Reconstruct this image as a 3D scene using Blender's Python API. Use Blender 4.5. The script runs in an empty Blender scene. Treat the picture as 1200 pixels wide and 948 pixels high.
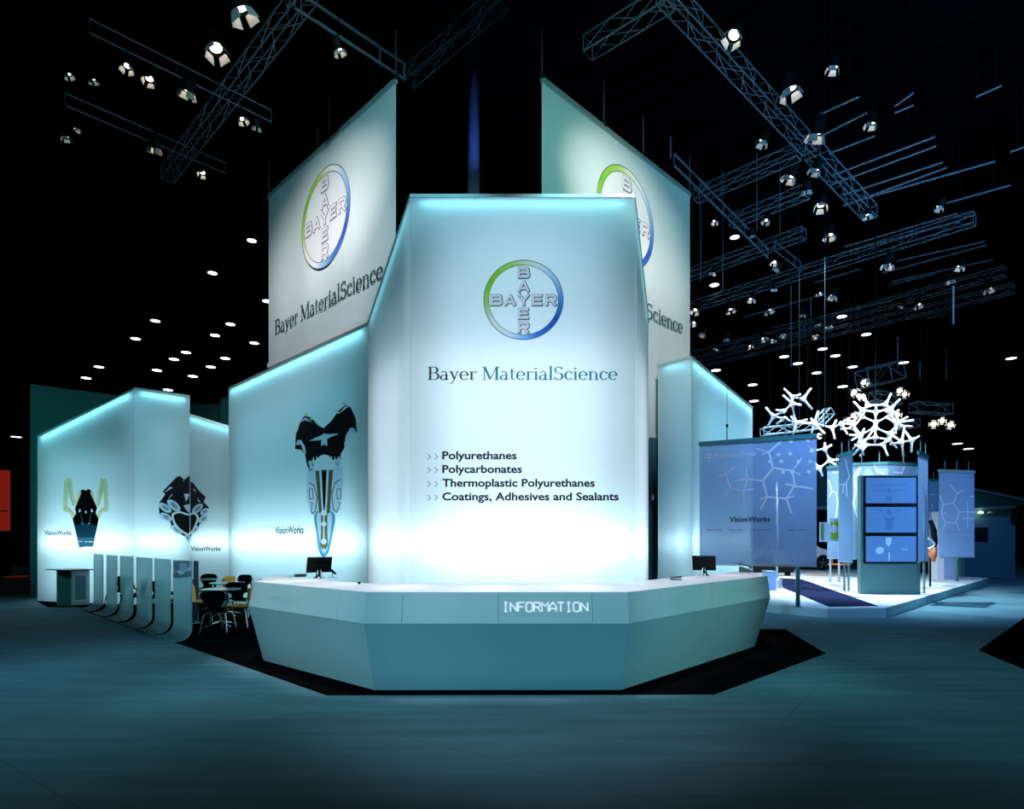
import bpy, math, random
from mathutils import Vector, Matrix
from mathutils.geometry import tessellate_polygon
random.seed(7)
V = Vector
sc = bpy.context.scene
col = sc.collection
PI = math.pi

# ---------------------------------------------------------------- camera, world, exposure
FPX, HX, HY, CZ = 726.0, 600.0, 632.0, 1.70      # focal length in px of a 1200x948 frame, horizon row, eye height
cd = bpy.data.cameras.new('camera'); cam = bpy.data.objects.new('camera', cd); col.objects.link(cam)
cam.location = (0, 0, CZ); cam.rotation_euler = (PI/2, 0, 0)
cd.sensor_width = 36; cd.sensor_fit = 'HORIZONTAL'; cd.lens = 36*FPX/1200; cd.shift_y = (HY-474)/1200
cd.clip_start = .05; cd.clip_end = 300
sc.camera = cam
w = bpy.data.worlds.new('hall_dark'); sc.world = w; w.use_nodes = True
w.node_tree.nodes['Background'].inputs[0].default_value = (.05, .35, .5, 1)
w.node_tree.nodes['Background'].inputs[1].default_value = .004
sc.view_settings.view_transform = 'Standard'; sc.view_settings.look = 'None'
sc.view_settings.exposure = 0; sc.view_settings.gamma = 1; sc.view_settings.use_curve_mapping = False
try:
    sc.cycles.max_bounces = 5; sc.cycles.transparent_max_bounces = 12
    sc.cycles.sample_clamp_indirect = 3; sc.cycles.use_denoising = True
except Exception: pass

def aim_matrix(loc, d, xax=None):
    z = -V(d).normalized()
    x = V(xax) if xax is not None else V((0, 0, 1)).cross(z)
    if x.length < 1e-4: x = V((1, 0, 0))
    x = (x - z*x.dot(z)).normalized(); y = z.cross(x)
    m = Matrix((x, y, z)).transposed().to_4x4(); m.translation = V(loc); return m
def area(name, loc, d, xax, sx, sy, power, color=(1, 1, 1), parent=None, spread=PI):
    l = bpy.data.lights.new(name, 'AREA'); l.shape = 'RECTANGLE'; l.size = sx; l.size_y = sy
    l.energy = power; l.color = color; l.spread = spread
    o = bpy.data.objects.new(name, l); col.objects.link(o); m = aim_matrix(loc, d, xax)
    if parent: o.parent = parent; m = Matrix.Translation(-parent.location) @ m
    o.matrix_basis = m; return o
def spot(name, loc, tgt, power, deg, color=(1, 1, 1), blend=.6, radius=.08):
    l = bpy.data.lights.new(name, 'SPOT'); l.energy = power; l.spot_size = math.radians(deg); l.spot_blend = blend
    l.color = color; l.shadow_soft_size = radius
    o = bpy.data.objects.new(name, l); col.objects.link(o); o.matrix_basis = aim_matrix(loc, V(tgt)-V(loc)); return o

WH, COOL, TEAL, BLUE = (1, .97, .95), (.72, .9, 1), (.35, .85, 1), (.12, .38, 1)
# stage lamps of the hall rig plus added fill spots; most fixtures stand elsewhere
for _x, _y in ((-3.35, 9.0), (-2.65, 8.35), (-1.85, 7.65), (-.8, 7.4), (.3, 7.4), (1.3, 7.6), (2.15, 8.6), (3.05, 9.6), (3.8, 10.5)):
    spot('counter_light', (_x, _y+.1, 9.6), (_x, _y, 1.1), 1750, 14, (1, .9, .96), .9, .04)
spot('stage_or_fill_spot', (-8, 2.5, 6), (-2.5, 7.6, .9), 1350, 30, (.42, .85, 1), 1)  # added fill for the left side of the counter
spot('stage_or_fill_spot', (8, 3, 6), (2.5, 8.2, .8), 1200, 32, (.35, .9, .98), 1)  # added fill for the right side of the counter
spot('stage_or_fill_spot', (.6, 1.8, 10.6), (.1, 9.4, 4.7), 2600, 26, (.88, .94, 1), 1)                     # tower front
spot('stage_or_fill_spot', (-1.5, 2, 10.8), (-4.0, 13.3, 8.5), 5500, 18, WH, 1)                 # left banner emblem
spot('stage_or_fill_spot', (-1.0, 2, 10.8), (-4.9, 14, 6.5), 5200, 26, (1, .92, .97), 1)
spot('stage_or_fill_spot', (.2, 2, 10.8), (-3.6, 12.8, 8), 2600, 42, (.3, .8, .95), 1)
spot('stage_or_fill_spot', (1.5, 2, 10.8), (2.4, 13.2, 8.5), 5500, 18, WH, 1)                   # right banner emblem
spot('stage_or_fill_spot', (2.0, 2, 10.8), (3.7, 14.4, 5.8), 4600, 26, (1, .92, .97), 1)
spot('stage_or_fill_spot', (1.5, 2, 10.8), (2.6, 13.2, 8), 2600, 42, (.3, .84, .8), 1)
spot('stage_or_fill_spot', (-4.6, 7.0, 10.8), (-4.2, 7.6, 0), 1150, 46, (.4, .82, .85), 1)          # carpet left
spot('stage_or_fill_spot', (5.4, 7.0, 10.8), (4.9, 7.6, 0), 850, 46, (.25, .78, .8), 1)               # carpet right
spot('stage_or_fill_spot', (.3, 5.9, 10.8), (.3, 6.3, 0), 1250, 30, (.8, .9, .95), 1)             # carpet middle, counter front
spot('stage_or_fill_spot', (0, -4, 7), (0, 7, .65), 2300, 24, (.12, .6, .85), 1)  # added blue fill from behind the camera for the counter front
spot('stage_or_fill_spot', (8.5, 17, 10.5), (10, 18.5, .2), 11000, 62, (.62, .86, 1), .8)         # white stage
spot('stage_or_fill_spot', (4.5, 25, 10), (9, 22, .2), 8000, 70, (.75, .92, 1), .8)
spot('stage_or_fill_spot', (7.5, 9, 10.5), (9.2, 18, 5.2), 7000, 26, (.9, .97, 1), .8)          # molecules
spot('stage_or_fill_spot', (12.5, 10, 9), (10.0, 18.5, 5.0), 4500, 26, (.9, .97, 1), .8)
spot('stage_or_fill_spot', (5, 7, 9), (8.5, 16, 2.4), 3800, 50, (.2, .48, 1), .8)               # blue wash on the stage screens
spot('stage_or_fill_spot', (15, 16, 9), (19, 25, 1), 1500, 70, (.1, .4, 1), 1)                   # far right carpet and booth
spot('stage_or_fill_spot', (14, 9, 10.5), (13, 16, 0), 1500, 60, (.15, .5, 1), 1)
spot('stage_or_fill_spot', (7, 4, 9), (5.3, 12.7, 2.7), 1900, 26, (.5, .62, 1), .8)         # added to brighten the large printed screen
spot('stage_or_fill_spot', (15, 11, 9), (14.2, 20.4, 2.6), 1400, 22, (.4, .6, 1), .8)  # added to brighten the rightmost printed screen
spot('stage_or_fill_spot', (-10, 5, 9), (-7, 7, 0), 700, 50, (.1, .5, 1), 1)  # added to tint the left carpet blue
spot('stage_or_fill_spot', (-14.5, 10.5, 7), (-11.4, 15.8, .5), 420, 14, (.3, .9, .85), 1)          # added to lift the dark podium
spot('rig_fill', (17, 8, 7.0), (12, 16, 12.5), 7000, 72, (.1, .45, 1), 1)                # added cool wash over the right rigging
spot('stage_or_fill_spot', (-16, 8, 9), (-13.4, 18.2, 4.2), 1500, 36, (.2, .85, .85), 1)  # added teal spot to bring up the dark green wall
spot('rig_fill', (5, 8, 7.5), (9, 14, 12), 700, 120, (.12, .5, 1), 1)  # added blue wash so the right trusses show
spot('rig_fill', (-5, 4, 7.0), (-6, 12, 12), 30, 130, (.1, .7, .75), 1)  # added faint teal wash for the left trusses
spot('column_light', (-.5, 12.8, 9.2), (-.93, 15, 12.2), 330, 46, (.12, .27, 1), 1)

# ---------------------------------------------------------------- picture <-> world helpers
def at(px, py, Z): return V(((px-HX)*Z/FPX, Z, CZ+(HY-py)*Z/FPX))
def onz(px, py, h):
    Z = (CZ-h)*FPX/(py-HY); return V(((px-HX)*Z/FPX, Z, h))
class Plane:
    def __init__(s, O, A, B):            # A to the right, B up
        s.O = V(O); s.r = (V(A)-s.O).normalized(); n = s.r.cross(V(B)-s.O).normalized()
        if n.dot(V((0, 0, CZ))-s.O) < 0: n = -n
        s.n = n; u = n.cross(s.r); s.u = u if u.z > 0 else -u
    def hit(s, px, py, off=0.0):
        d = V(((px-HX)/FPX, 1, (HY-py)/FPX)); c = V((0, 0, CZ))
        t = (s.O-c).dot(s.n)/d.dot(s.n); return c+d*t+s.n*off
    def at2(s, base, x, y, off=0.0): return base+s.r*x+s.u*y+s.n*off
def vplane(P, Q): return Plane((P[0], P[1], 0), (Q[0], Q[1], 0), (P[0], P[1], 1))

# ---------------------------------------------------------------- materials
MATS = {}
def mat(name, color, rough=.5, metal=0., emis=0., ecol=None, noise=0., scale=20., spec=.4, bump=0., trans=0., transp=0.):
    if name in MATS: return MATS[name]
    m = bpy.data.materials.new(name); m.use_nodes = True; nt = m.node_tree; N = nt.nodes; L = nt.links
    b = N['Principled BSDF']; c = (*color, 1)
    b.inputs['Base Color'].default_value = c; b.inputs['Roughness'].default_value = rough
    b.inputs['Metallic'].default_value = metal; b.inputs['Specular IOR Level'].default_value = spec
    if emis: b.inputs['Emission Color'].default_value = (*(ecol or color), 1); b.inputs['Emission Strength'].default_value = emis
    rgb = None
    if noise or bump:
        tc = N.new('ShaderNodeTexCoord'); nz = N.new('ShaderNodeTexNoise'); nz.inputs['Scale'].default_value = scale
        nz.inputs['Detail'].default_value = 4; L.new(tc.outputs['Object'], nz.inputs['Vector'])
        if noise:
            mr = N.new('ShaderNodeMapRange'); mr.inputs['To Min'].default_value = 1-noise; mr.inputs['To Max'].default_value = 1+noise
            L.new(nz.outputs['Fac'], mr.inputs['Value'])
            mx = N.new('ShaderNodeMix'); mx.data_type = 'RGBA'; mx.blend_type = 'MULTIPLY'; mx.inputs[0].default_value = 1
            mx.inputs[6].default_value = c; L.new(mr.outputs[0], mx.inputs[7]); L.new(mx.outputs[2], b.inputs['Base Color']); rgb = mx.outputs[2]
        if bump:
            bp = N.new('ShaderNodeBump'); bp.inputs['Strength'].default_value = bump; bp.inputs['Distance'].default_value = .01
            L.new(nz.outputs['Fac'], bp.inputs['Height']); L.new(bp.outputs[0], b.inputs['Normal'])
    out = N['Material Output']; sh = b.outputs[0]
    if trans:
        t = N.new('ShaderNodeBsdfTranslucent'); t.inputs[0].default_value = c
        if rgb: L.new(rgb, t.inputs[0])
        mixs = N.new('ShaderNodeMixShader'); mixs.inputs[0].default_value = trans; L.new(sh, mixs.inputs[1]); L.new(t.outputs[0], mixs.inputs[2]); sh = mixs.outputs[0]
    if transp:
        t = N.new('ShaderNodeBsdfTransparent'); mixs = N.new('ShaderNodeMixShader'); mixs.inputs[0].default_value = transp
        L.new(sh, mixs.inputs[1]); L.new(t.outputs[0], mixs.inputs[2]); sh = mixs.outputs[0]
    if sh is not b.outputs[0]: L.new(sh, out.inputs[0])
    MATS[name] = m; return m
ACR = mat('backlit_acrylic', (.78, .9, .93), .45, trans=.7, noise=.03, scale=1.2, spec=.2)
FABRIC = mat('banner_fabric', (.72, .8, .8), .9, noise=.04, scale=3, spec=.1)
SCREEN = mat('gauze_screen', (.42, .6, .86), .8, noise=.03, scale=4, trans=.4, transp=.3, spec=.1)
WHITE = mat('white_lacquer', (.8, .8, .8), .4, noise=.02, scale=6)
RAIL = mat('pale_metal_rail', (.55, .68, .7), .35, metal=.5, noise=.03, scale=8)
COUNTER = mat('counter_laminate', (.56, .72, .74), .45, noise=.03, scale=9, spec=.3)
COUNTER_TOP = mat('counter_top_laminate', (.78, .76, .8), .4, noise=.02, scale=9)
BLACK = mat('black_matt', (.009, .009, .01), .5, noise=.2, scale=30, spec=.12)
PRINTBLACK = mat('print_black', (.008, .01, .013), .7)
DARKRUG = mat('black_rug', (.0035, .0035, .004), 1, noise=.3, scale=60, spec=0)
CHROME = mat('chrome', (.75, .8, .82), .18, metal=1, noise=.02, scale=40)
ALU = mat('aluminium', (.42, .55, .6), .35, metal=.75, noise=.05, scale=15)
TRUSSM = mat('truss_aluminium', (.2, .29, .35), .42, metal=.5, noise=.06, scale=12)
POLE = mat('green_grey_steel', (.12, .3, .3), .35, metal=.4, noise=.05, scale=9)
OCHRE = mat('ochre_plywood', (.85, .36, .025), .4, noise=.12, scale=14)
GLASS = mat('frosted_glass', (.42, .82, .88), .25, trans=.68, transp=.10, noise=.05, scale=2)
LENS = mat('lit_lens', (1, .95, .85), .3, emis=9, ecol=(1, .93, .82))
LENSB = mat('lit_lens_cool', (.8, .9, 1), .3, emis=4, ecol=(.85, .93, 1))
DOORM = mat('barn_door_inside', (.55, .52, .46), .5, emis=0, noise=.05)
GREENW = mat('dark_green_wall', (.03, .16, .16), .7, noise=.06, scale=3)
STAGEW = mat('white_stage_floor', (.8, .82, .85), .5, noise=.04, scale=5)
KERB = mat('stage_kerb', (.4, .62, .62), .6, noise=.04, scale=5)
NAVY = mat('navy_carpet', (.012, .016, .05), .95, noise=.3, scale=80, spec=.05)
GREY_TXT = mat('print_olive_grey', (.06, .085, .085), .8, trans=.85)
TEAL_TXT = mat('print_teal', (.03, .24, .32), .8, trans=.85)
GREEN_TXT = mat('print_dark_green', (.012, .07, .065), .8)
LIGHT_TXT = mat('print_white', (.85, .92, 1), .7, trans=.25)
SILVER_L = mat('print_silver', (.62, .58, .62), .7, trans=.85)
SHADE_L = mat('print_letter_edge', (.16, .18, .18), .7, trans=.6)

# ---------------------------------------------------------------- mesh helpers
def tag(o, label=None, cat=None, group=None, kind=None):
    if label: o['label'] = label
    if cat: o['category'] = cat
    if group: o['group'] = group
    if kind: o['kind'] = kind
    return o
def empty(name, loc=(0, 0, 0), rz=0., **k):
    o = bpy.data.objects.new(name, None); col.objects.link(o); o.location = loc; o.rotation_euler.z = rz; o.empty_display_size = .2
    return tag(o, **k)
class M:
    def __init__(s): s.v = []; s.f = []; s.mi = []; s.mats = []; s.m = 0; s.cols = None
    def use(s, m):
        if m not in s.mats: s.mats.append(m)
        s.m = s.mats.index(m); return s
    def add(s, vs, fs):
        b = len(s.v); s.v += [V(p) for p in vs]; s.f += [tuple(i+b for i in f) for f in fs]; s.mi += [s.m]*len(fs); return s
    def quad(s, a, b, c, d): return s.add([a, b, c, d], [(0, 1, 2, 3)])
    def hexa(s, p): return s.add(p, [(3, 2, 1, 0), (4, 5, 6, 7), (0, 1, 5, 4), (1, 2, 6, 5), (2, 3, 7, 6), (3, 0, 4, 7)])
    def box(s, x0, x1, y0, y1, z0, z1):
        return s.hexa([(x0, y0, z0), (x1, y0, z0), (x1, y1, z0), (x0, y1, z0), (x0, y0, z1), (x1, y0, z1), (x1, y1, z1), (x0, y1, z1)])
    def obox(s, c, ax, hs):              # oriented box: centre, three axes, half sizes
        c = V(c); a, b, d = [V(q).normalized()*h for q, h in zip(ax, hs)]
        return s.hexa([c-a-b-d, c+a-b-d, c+a+b-d, c-a+b-d, c-a-b+d, c+a-b+d, c+a+b+d, c-a+b+d])
    def slab(s, a, b, c, d, t):          # quad with thickness t along its normal (away from the side it faces)
        a, b, c, d = map(V, (a, b, c, d)); n = (b-a).cross(d-a).normalized()*t
        return s.hexa([a, b, c, d, a-n, b-n, c-n, d-n])
    def prism(s, pts, z0, z1):
        n = len(pts); lo = [V((p[0], p[1], z0)) for p in pts]; hi = [V((p[0], p[1], z1)) for p in pts]
        return s.add(lo+hi, [tuple(range(n-1, -1, -1)), tuple(range(n, 2*n))]+[(i, (i+1) % n, n+(i+1) % n, n+i) for i in range(n)])
    def tube(s, pts, r, n=8, caps=True):
        pts = [V(p) for p in pts]; rs = r if isinstance(r, (list, tuple)) else [r]*len(pts); b = len(s.v); up = None
        for i, p in enumerate(pts):
            t = ((pts[min(i+1, len(pts)-1)]-p).normalized()+(p-pts[max(i-1, 0)]).normalized())
            t = t.normalized() if t.length > 1e-6 else V((0, 0, 1))
            if up is None:
                up = t.orthogonal().normalized()
            up = (up-t*up.dot(t)).normalized(); w_ = t.cross(up)
            s.v += [p+(up*math.cos(2*PI*k/n)+w_*math.sin(2*PI*k/n))*rs[i] for k in range(n)]
        fs = [(b+i*n+k, b+i*n+(k+1) % n, b+(i+1)*n+(k+1) % n, b+(i+1)*n+k) for i in range(len(pts)-1) for k in range(n)]
        if caps: fs += [tuple(b+k for k in range(n-1, -1, -1)), tuple(b+(len(pts)-1)*n+k for k in range(n))]
        s.f += fs; s.mi += [s.m]*len(fs); return s
    def lathe(s, prof, n=20, o=(0, 0, 0)):
        b = len(s.v)
        for r, z in prof: s.v += [V((o[0]+r*math.cos(2*PI*k/n), o[1]+r*math.sin(2*PI*k/n), o[2]+z)) for k in range(n)]
        fs = [(b+i*n+k, b+i*n+(k+1) % n, b+(i+1)*n+(k+1) % n, b+(i+1)*n+k) for i in range(len(prof)-1) for k in range(n)]
        fs += [tuple(b+k for k in range(n-1, -1, -1)), tuple(b+(len(prof)-1)*n+k for k in range(n))]
        s.f += fs; s.mi += [s.m]*len(fs); return s
    def poly(s, pts):
        pts = [V(p) for p in pts]
        if len(pts) < 3: return s
        return s.add(pts, [tuple(t) for t in tessellate_polygon([pts])])
    def build(s, name, m=None, parent=None, smooth=False, bevel=0):
        q, off, loc_ = parent, V(), False
        while q is not None: off += q.location; loc_ = loc_ or bool(q.get('_local')); q = q.parent
        if off.length and not loc_: s.v = [p-off for p in s.v]
        me = bpy.data.meshes.new(name); me.from_pydata([tuple(p) for p in s.v], [], s.f)
        for q in (s.mats or [m]): me.materials.append(q)
        if s.mats: me.polygons.foreach_set('material_index', s.mi)
        if smooth: me.polygons.foreach_set('use_smooth', [True]*len(me.polygons))
        me.update()
        o = bpy.data.objects.new(name, me); col.objects.link(o)
        if parent is not None: o.parent = parent
        if bevel:
            bv = o.modifiers.new('bevel', 'BEVEL'); bv.width = bevel; bv.segments = 2; bv.limit_method = 'ANGLE'
        return o
def copy_tree(o, parent=None):
    c = o.copy(); col.objects.link(c); c.parent = parent
    for ch in [x for x in bpy.data.objects if x.parent == o]: copy_tree(ch, c)
    return c
CH = {}
ORD = ['first', 'second', 'third', 'fourth', 'fifth', 'sixth', 'seventh', 'eighth', 'ninth', 'tenth', 'eleventh', 'twelfth', 'thirteenth', 'fourteenth', 'fifteenth', 'sixteenth', 'seventeenth', 'eighteenth', 'nineteenth', 'twentieth'] + ['%d%s' % (k, 'st' if k % 10 == 1 else 'nd' if k % 10 == 2 else 'rd' if k % 10 == 3 else 'th') for k in range(21, 60)]
def copy_fast(o):                       # one level of parts, known children
    c = o.copy(); col.objects.link(c)
    for ch in CH[o.name]: d = ch.copy(); col.objects.link(d); d.parent = c
    return c
def clip(pts, x0=None, x1=None):
    def half(p, X, keep_less):
        out = []
        for i, a in enumerate(p):
            b = p[(i+1) % len(p)]; ia = (a[0] <= X) == keep_less or a[0] == X; ib = (b[0] <= X) == keep_less or b[0] == X
            if ia: out.append(a)
            if ia != ib: t = (X-a[0])/(b[0]-a[0]); out.append((X, a[1]+t*(b[1]-a[1])))
        return out
    if x1 is not None: pts = half(pts, x1, True)
    if x0 is not None and pts: pts = half(pts, x0, False)
    return pts
def ell(cx, cy, rx, ry, rot=0, n=20):
    c, s_ = math.cos(math.radians(rot)), math.sin(math.radians(rot))
    return [(cx+rx*math.cos(2*PI*k/n)*c-ry*math.sin(2*PI*k/n)*s_, cy+rx*math.cos(2*PI*k/n)*s_+ry*math.sin(2*PI*k/n)*c) for k in range(n)]
def smooth_pts(p, k=3):                 # closed Catmull-Rom through the traced points
    out = []; n = len(p)
    for i in range(n):
        a, b, c, d = p[i-1], p[i], p[(i+1) % n], p[(i+2) % n]
        for j in range(k):
            t = j/k
            out.append(tuple(.5*(2*b[q]+(c[q]-a[q])*t+(2*a[q]-5*b[q]+4*c[q]-d[q])*t*t+(3*b[q]-a[q]-3*c[q]+d[q])*t**3) for q in (0, 1)))
    return out
def strip2(pts, ws):                    # 2-D polyline to quads with widths
    if not isinstance(ws, (list, tuple)): ws = [ws]*len(pts)
    L_, R_ = [], []
    for i, p in enumerate(pts):
        a = pts[max(i-1, 0)]; b = pts[min(i+1, len(pts)-1)]
        d0 = (p[0]-a[0], p[1]-a[1]); d1 = (b[0]-p[0], b[1]-p[1]); l0 = math.hypot(*d0) or 1; l1 = math.hypot(*d1) or 1
        tx, ty = d0[0]/l0+d1[0]/l1, d0[1]/l0+d1[1]/l1; l = math.hypot(tx, ty) or 1; tx /= l; ty /= l
        k = 1.0
        if 0 < i < len(pts)-1: k = min(1.6, 1/max(.3, (l/2)))
        h = ws[i]*.5*k; L_.append((p[0]-ty*h, p[1]+tx*h)); R_.append((p[0]+ty*h, p[1]-tx*h))
    return [[L_[i], R_[i], R_[i+1], L_[i+1]] for i in range(len(pts)-1)]
def compose(polys, dy):
    """painter's order polygons -> non-overlapping thin rows [(x0, x1, y0, y1, material)]"""
    out = []; ya = min(p[1] for q, _ in polys for p in q); yb = max(p[1] for q, _ in polys for p in q); n = max(1, int(math.ceil((yb-ya)/dy)))
    bb = [(min(p[1] for p in q), max(p[1] for p in q)) for q, _ in polys]
    for k in range(n):
        y = ya+(k+.5)*dy; row = []
        for (q, mt), (b0, b1) in zip(polys, bb):
            if not b0 <= y <= b1: continue
            xs = []; L_ = len(q)
            for i in range(L_):
                a, b = q[i], q[(i+1) % L_]
                if (a[1] > y) != (b[1] > y): xs.append(a[0]+(y-a[1])/(b[1]-a[1])*(b[0]-a[0]))
            xs.sort()
            for x0, x1 in zip(xs[::2], xs[1::2]):
                if x1-x0 < 1e-5: continue
                new = []
                for r0, r1, rm in row:
                    if r1 <= x0 or r0 >= x1: new.append((r0, r1, rm)); continue
                    if r0 < x0: new.append((r0, x0, rm))
                    if r1 > x1: new.append((x1, r1, rm))
                new.append((x0, x1, mt)); row = new
        out += [(a, b, y-dy/2, y+dy/2, mt) for a, b, mt in row]
    return out
class Print:
    """flat single-layer print laid on a plane; input in picture pixels of that plane"""
    def __init__(s, plane, off=.004): s.p = plane; s.o = off; s.q = []; s.x0 = s.x1 = None
    def poly(s, pts, m, layer=0):
        pts = clip(pts, s.x0, s.x1)
        if len(pts) > 2: s.q.append((layer, len(s.q), pts, m))
        return s
    def line(s, pts, wd, m, layer=0):
        for q in strip2(pts, wd): s.poly(q, m, layer)
        return s
    def build(s, name, parent):
        if not s.q: return None
        s.q.sort(key=lambda t: t[:2]); M_ = M(); P = s.p
        for a, b, y0, y1, mt in compose([(q[2], q[3]) for q in s.q], .33):
            M_.use(mt).quad(P.hit(a, y1, s.o), P.hit(b, y1, s.o), P.hit(b, y0, s.o), P.hit(a, y0, s.o))
        o = M_.build(name, None, parent); o['kind'] = 'stuff'; return o

# ---------------------------------------------------------------- lettering
def arc(cx, cy, rx, ry, a0, a1, T=None, t=.05, n=12):
    pts, ws = [], []
    for i in range(n+1):
        a = math.radians(a0+(a1-a0)*i/n); pts.append((cx+rx*math.cos(a), cy+ry*math.sin(a)))
        ws.append(t+(T-t)*abs(math.cos(a))**1.5 if T else t)
    return (pts, ws)
def ln(*p, w=.05): return (list(p), w)
T_, t_ = .125, .055
SERIF = {
 'B': (.66, [ln((.15, 0), (.15, 1), w=T_), ln((.02, .975), (.34, .975)), ln((.02, .025), (.34, .025)), ln((.15, .53), (.36, .53)), arc(.34, .755, .2, .225, 90, -90, T_), arc(.35, .28, .25, .255, 90, -90, T_)]),
 'a': (.52, [ln((.37, 0), (.37, .45), w=.11), arc(.23, .45, .14, .2, 5, 150, .09), arc(.2, .18, .14, .17, 70, 330, .11), ln((.2, .34), (.37, .38)), ln((.36, .03), (.5, .03))]),
 'y': (.54, [ln((.1, .64), (.29, .06), w=.11), ln((.45, .64), (.27, .02), (.15, -.24), (.03, -.27), w=.055), ln((.0, .63), (.2, .63)), ln((.36, .63), (.54, .63))]),
 'e': (.54, [arc(.27, .33, .2, .32, 5, 320, .12), ln((.1, .34), (.47, .34)), ln((.47, .34), (.455, .45), w=.1)]),
 'r': (.42, [ln((.13, 0), (.13, .64), w=.11), ln((.02, .025), (.27, .025)), ln((.02, .62), (.13, .62)), arc(.28, .44, .15, .18, 160, 60), ln((.33, .61), (.4, .54), w=.09)]),
 'M': (.95, [ln((.13, 0), (.13, 1), w=.055), ln((.13, 1), (.45, .05), w=T_), ln((.45, .05), (.78, 1), w=.055), ln((.8, 0), (.8, 1), w=T_), ln((.01, .025), (.26, .025)), ln((.66, .025), (.94, .025)), ln((.01, .975), (.17, .975)), ln((.76, .975), (.94, .975))]),
 't': (.36, [ln((.15, .84), (.15, .12), w=.1), arc(.25, .13, .1, .11, 180, 310, .09), ln((.02, .62), (.33, .62))]),
 'i': (.28, [ln((.14, 0), (.14, .64), w=.11), ln((.02, .025), (.26, .025)), ln((.03, .62), (.14, .62)), ln((.13, .8), (.13, .91), w=.11)]),
 'l': (.28, [ln((.14, 0), (.14, 1.04), w=.11), ln((.02, .025), (.26, .025)), ln((.03, 1.02), (.14, 1.02))]),
 'S': (.58, [arc(.28, .75, .18, .23, 30, 265, .09), arc(.29, .27, .2, .26, 90, -150, .12), ln((.46, .98), (.46, .76)), ln((.06, .02), (.06, .25))]),
 'c': (.48, [arc(.26, .33, .19, .32, 45, 325, .12), ln((.4, .6), (.42, .46), w=.08)]),
 'n': (.6, [ln((.13, 0), (.13, .64), w=.11), ln((.46, 0), (.46, .44), w=.11), arc(.3, .43, .16, .2, 0, 150, .09), ln((.02, .025), (.25, .025)), ln((.35, .025), (.58, .025)), ln((.02, .62), (.13, .62))]),
 ' ': (.28, [])}
GEO = {  # wide geometric capitals of the emblem, unit height
 'B': [ln((.08, 0), (.08, 1), w=.2), ln((0, .9), (.75, .9), w=.2), ln((0, .5), (.75, .5), w=.18), ln((0, .1), (.8, .1), w=.2), arc(.74, .71, .16, .2, 90, -90, .2, .2), arc(.78, .3, .19, .2, 90, -90, .2, .2)],
 'A': [ln((.05, 0), (.5, .97), w=.2), ln((.95, 0), (.5, .97), w=.2), ln((.22, .28), (.78, .28), w=.17)],
 'Y': [ln((.04, 1), (.5, .45), w=.2), ln((.96, 1), (.5, .45), w=.2), ln((.5, .5), (.5, 0), w=.2)],
 'E': [ln((.1, 0), (.1, 1), w=.2), ln((.05, .9), (.95, .9), w=.2), ln((.05, .5), (.9, .5), w=.18), ln((.05, .1), (.95, .1), w=.2)],
 'R': [ln((.1, 0), (.1, 1), w=.2), ln((.05, .9), (.72, .9), w=.2), ln((.05, .44), (.72, .44), w=.18), arc(.72, .67, .18, .23, 90, -90, .2, .2), ln((.55, .44), (.92, 0), w=.2)]}
PIX = {  # angular sign letters on a 4 x 6 grid
 'I': [[(1, 0), (3, 0)], [(2, 0), (2, 6)], [(1, 6), (3, 6)]],
 'N': [[(0, 0), (0, 6)], [(0, 5.4), (4, .6)], [(4, 0), (4, 6)]],
 'F': [[(0, 0), (0, 6)], [(0, 6), (4, 6)], [(0, 3.2), (3, 3.2)]],
 'O': [[(1, 0), (3, 0), (4, 1), (4, 5), (3, 6), (1, 6), (0, 5), (0, 1), (1, 0)]],
 'R': [[(0, 0), (0, 6), (3, 6), (4, 5), (4, 4), (3, 3), (0, 3)], [(2, 3), (4, 0)]],
 'M': [[(0, 0), (0, 6), (2, 3.5), (4, 6), (4, 0)]],
 'A': [[(0, 0), (0, 3.5), (2, 6), (4, 3.5), (4, 0)], [(0, 2), (4, 2)]],
 'T': [[(0, 6), (4, 6)], [(2, 6), (2, 0)]]}
def put2(m, plane, base, polys, sx, sy, off, mt):
    m.use(mt)
    for q in polys: m.poly([plane.at2(base, x*sx, y*sy, off) for x, y in q])
def serif_text(segs, plane, base, width, cap, parent, off=.005, bold=0):
    """segs: list of (text, material); base: world point of the left end of the base line"""
    tot = sum(SERIF[c][0] for s_, _ in segs for c in s_); k = width/(tot*cap); x = 0
    for s_, mt in segs:
        m = M()
        for c in s_:
            adv, st = SERIF[c]; j = 0
            for pts, ws in st:
                ws = [q+bold for q in ws] if isinstance(ws, list) else ws+bold
                put2(m, plane, base, [[(px+x, py) for px, py in q] for q in strip2(pts, ws)], cap*k, cap, off+.0006*j, mt); j += 1
            x += adv
        if m.v: m.build('lettering', None, parent)
def pix_text(s_, plane, base, width, h, parent, mt, wd=.8, off=.006, name='lettering'):
    m = M(); k = width/(len(s_)*5-1); j = 0
    for i, c in enumerate(s_):
        for pl in PIX[c]:
            put2(m, plane, base, strip2([(x+i*5, y) for x, y in pl], wd), k, h/6, off+.0004*(j % 3), mt); j += 1
    return m.build(name, None, parent)
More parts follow.
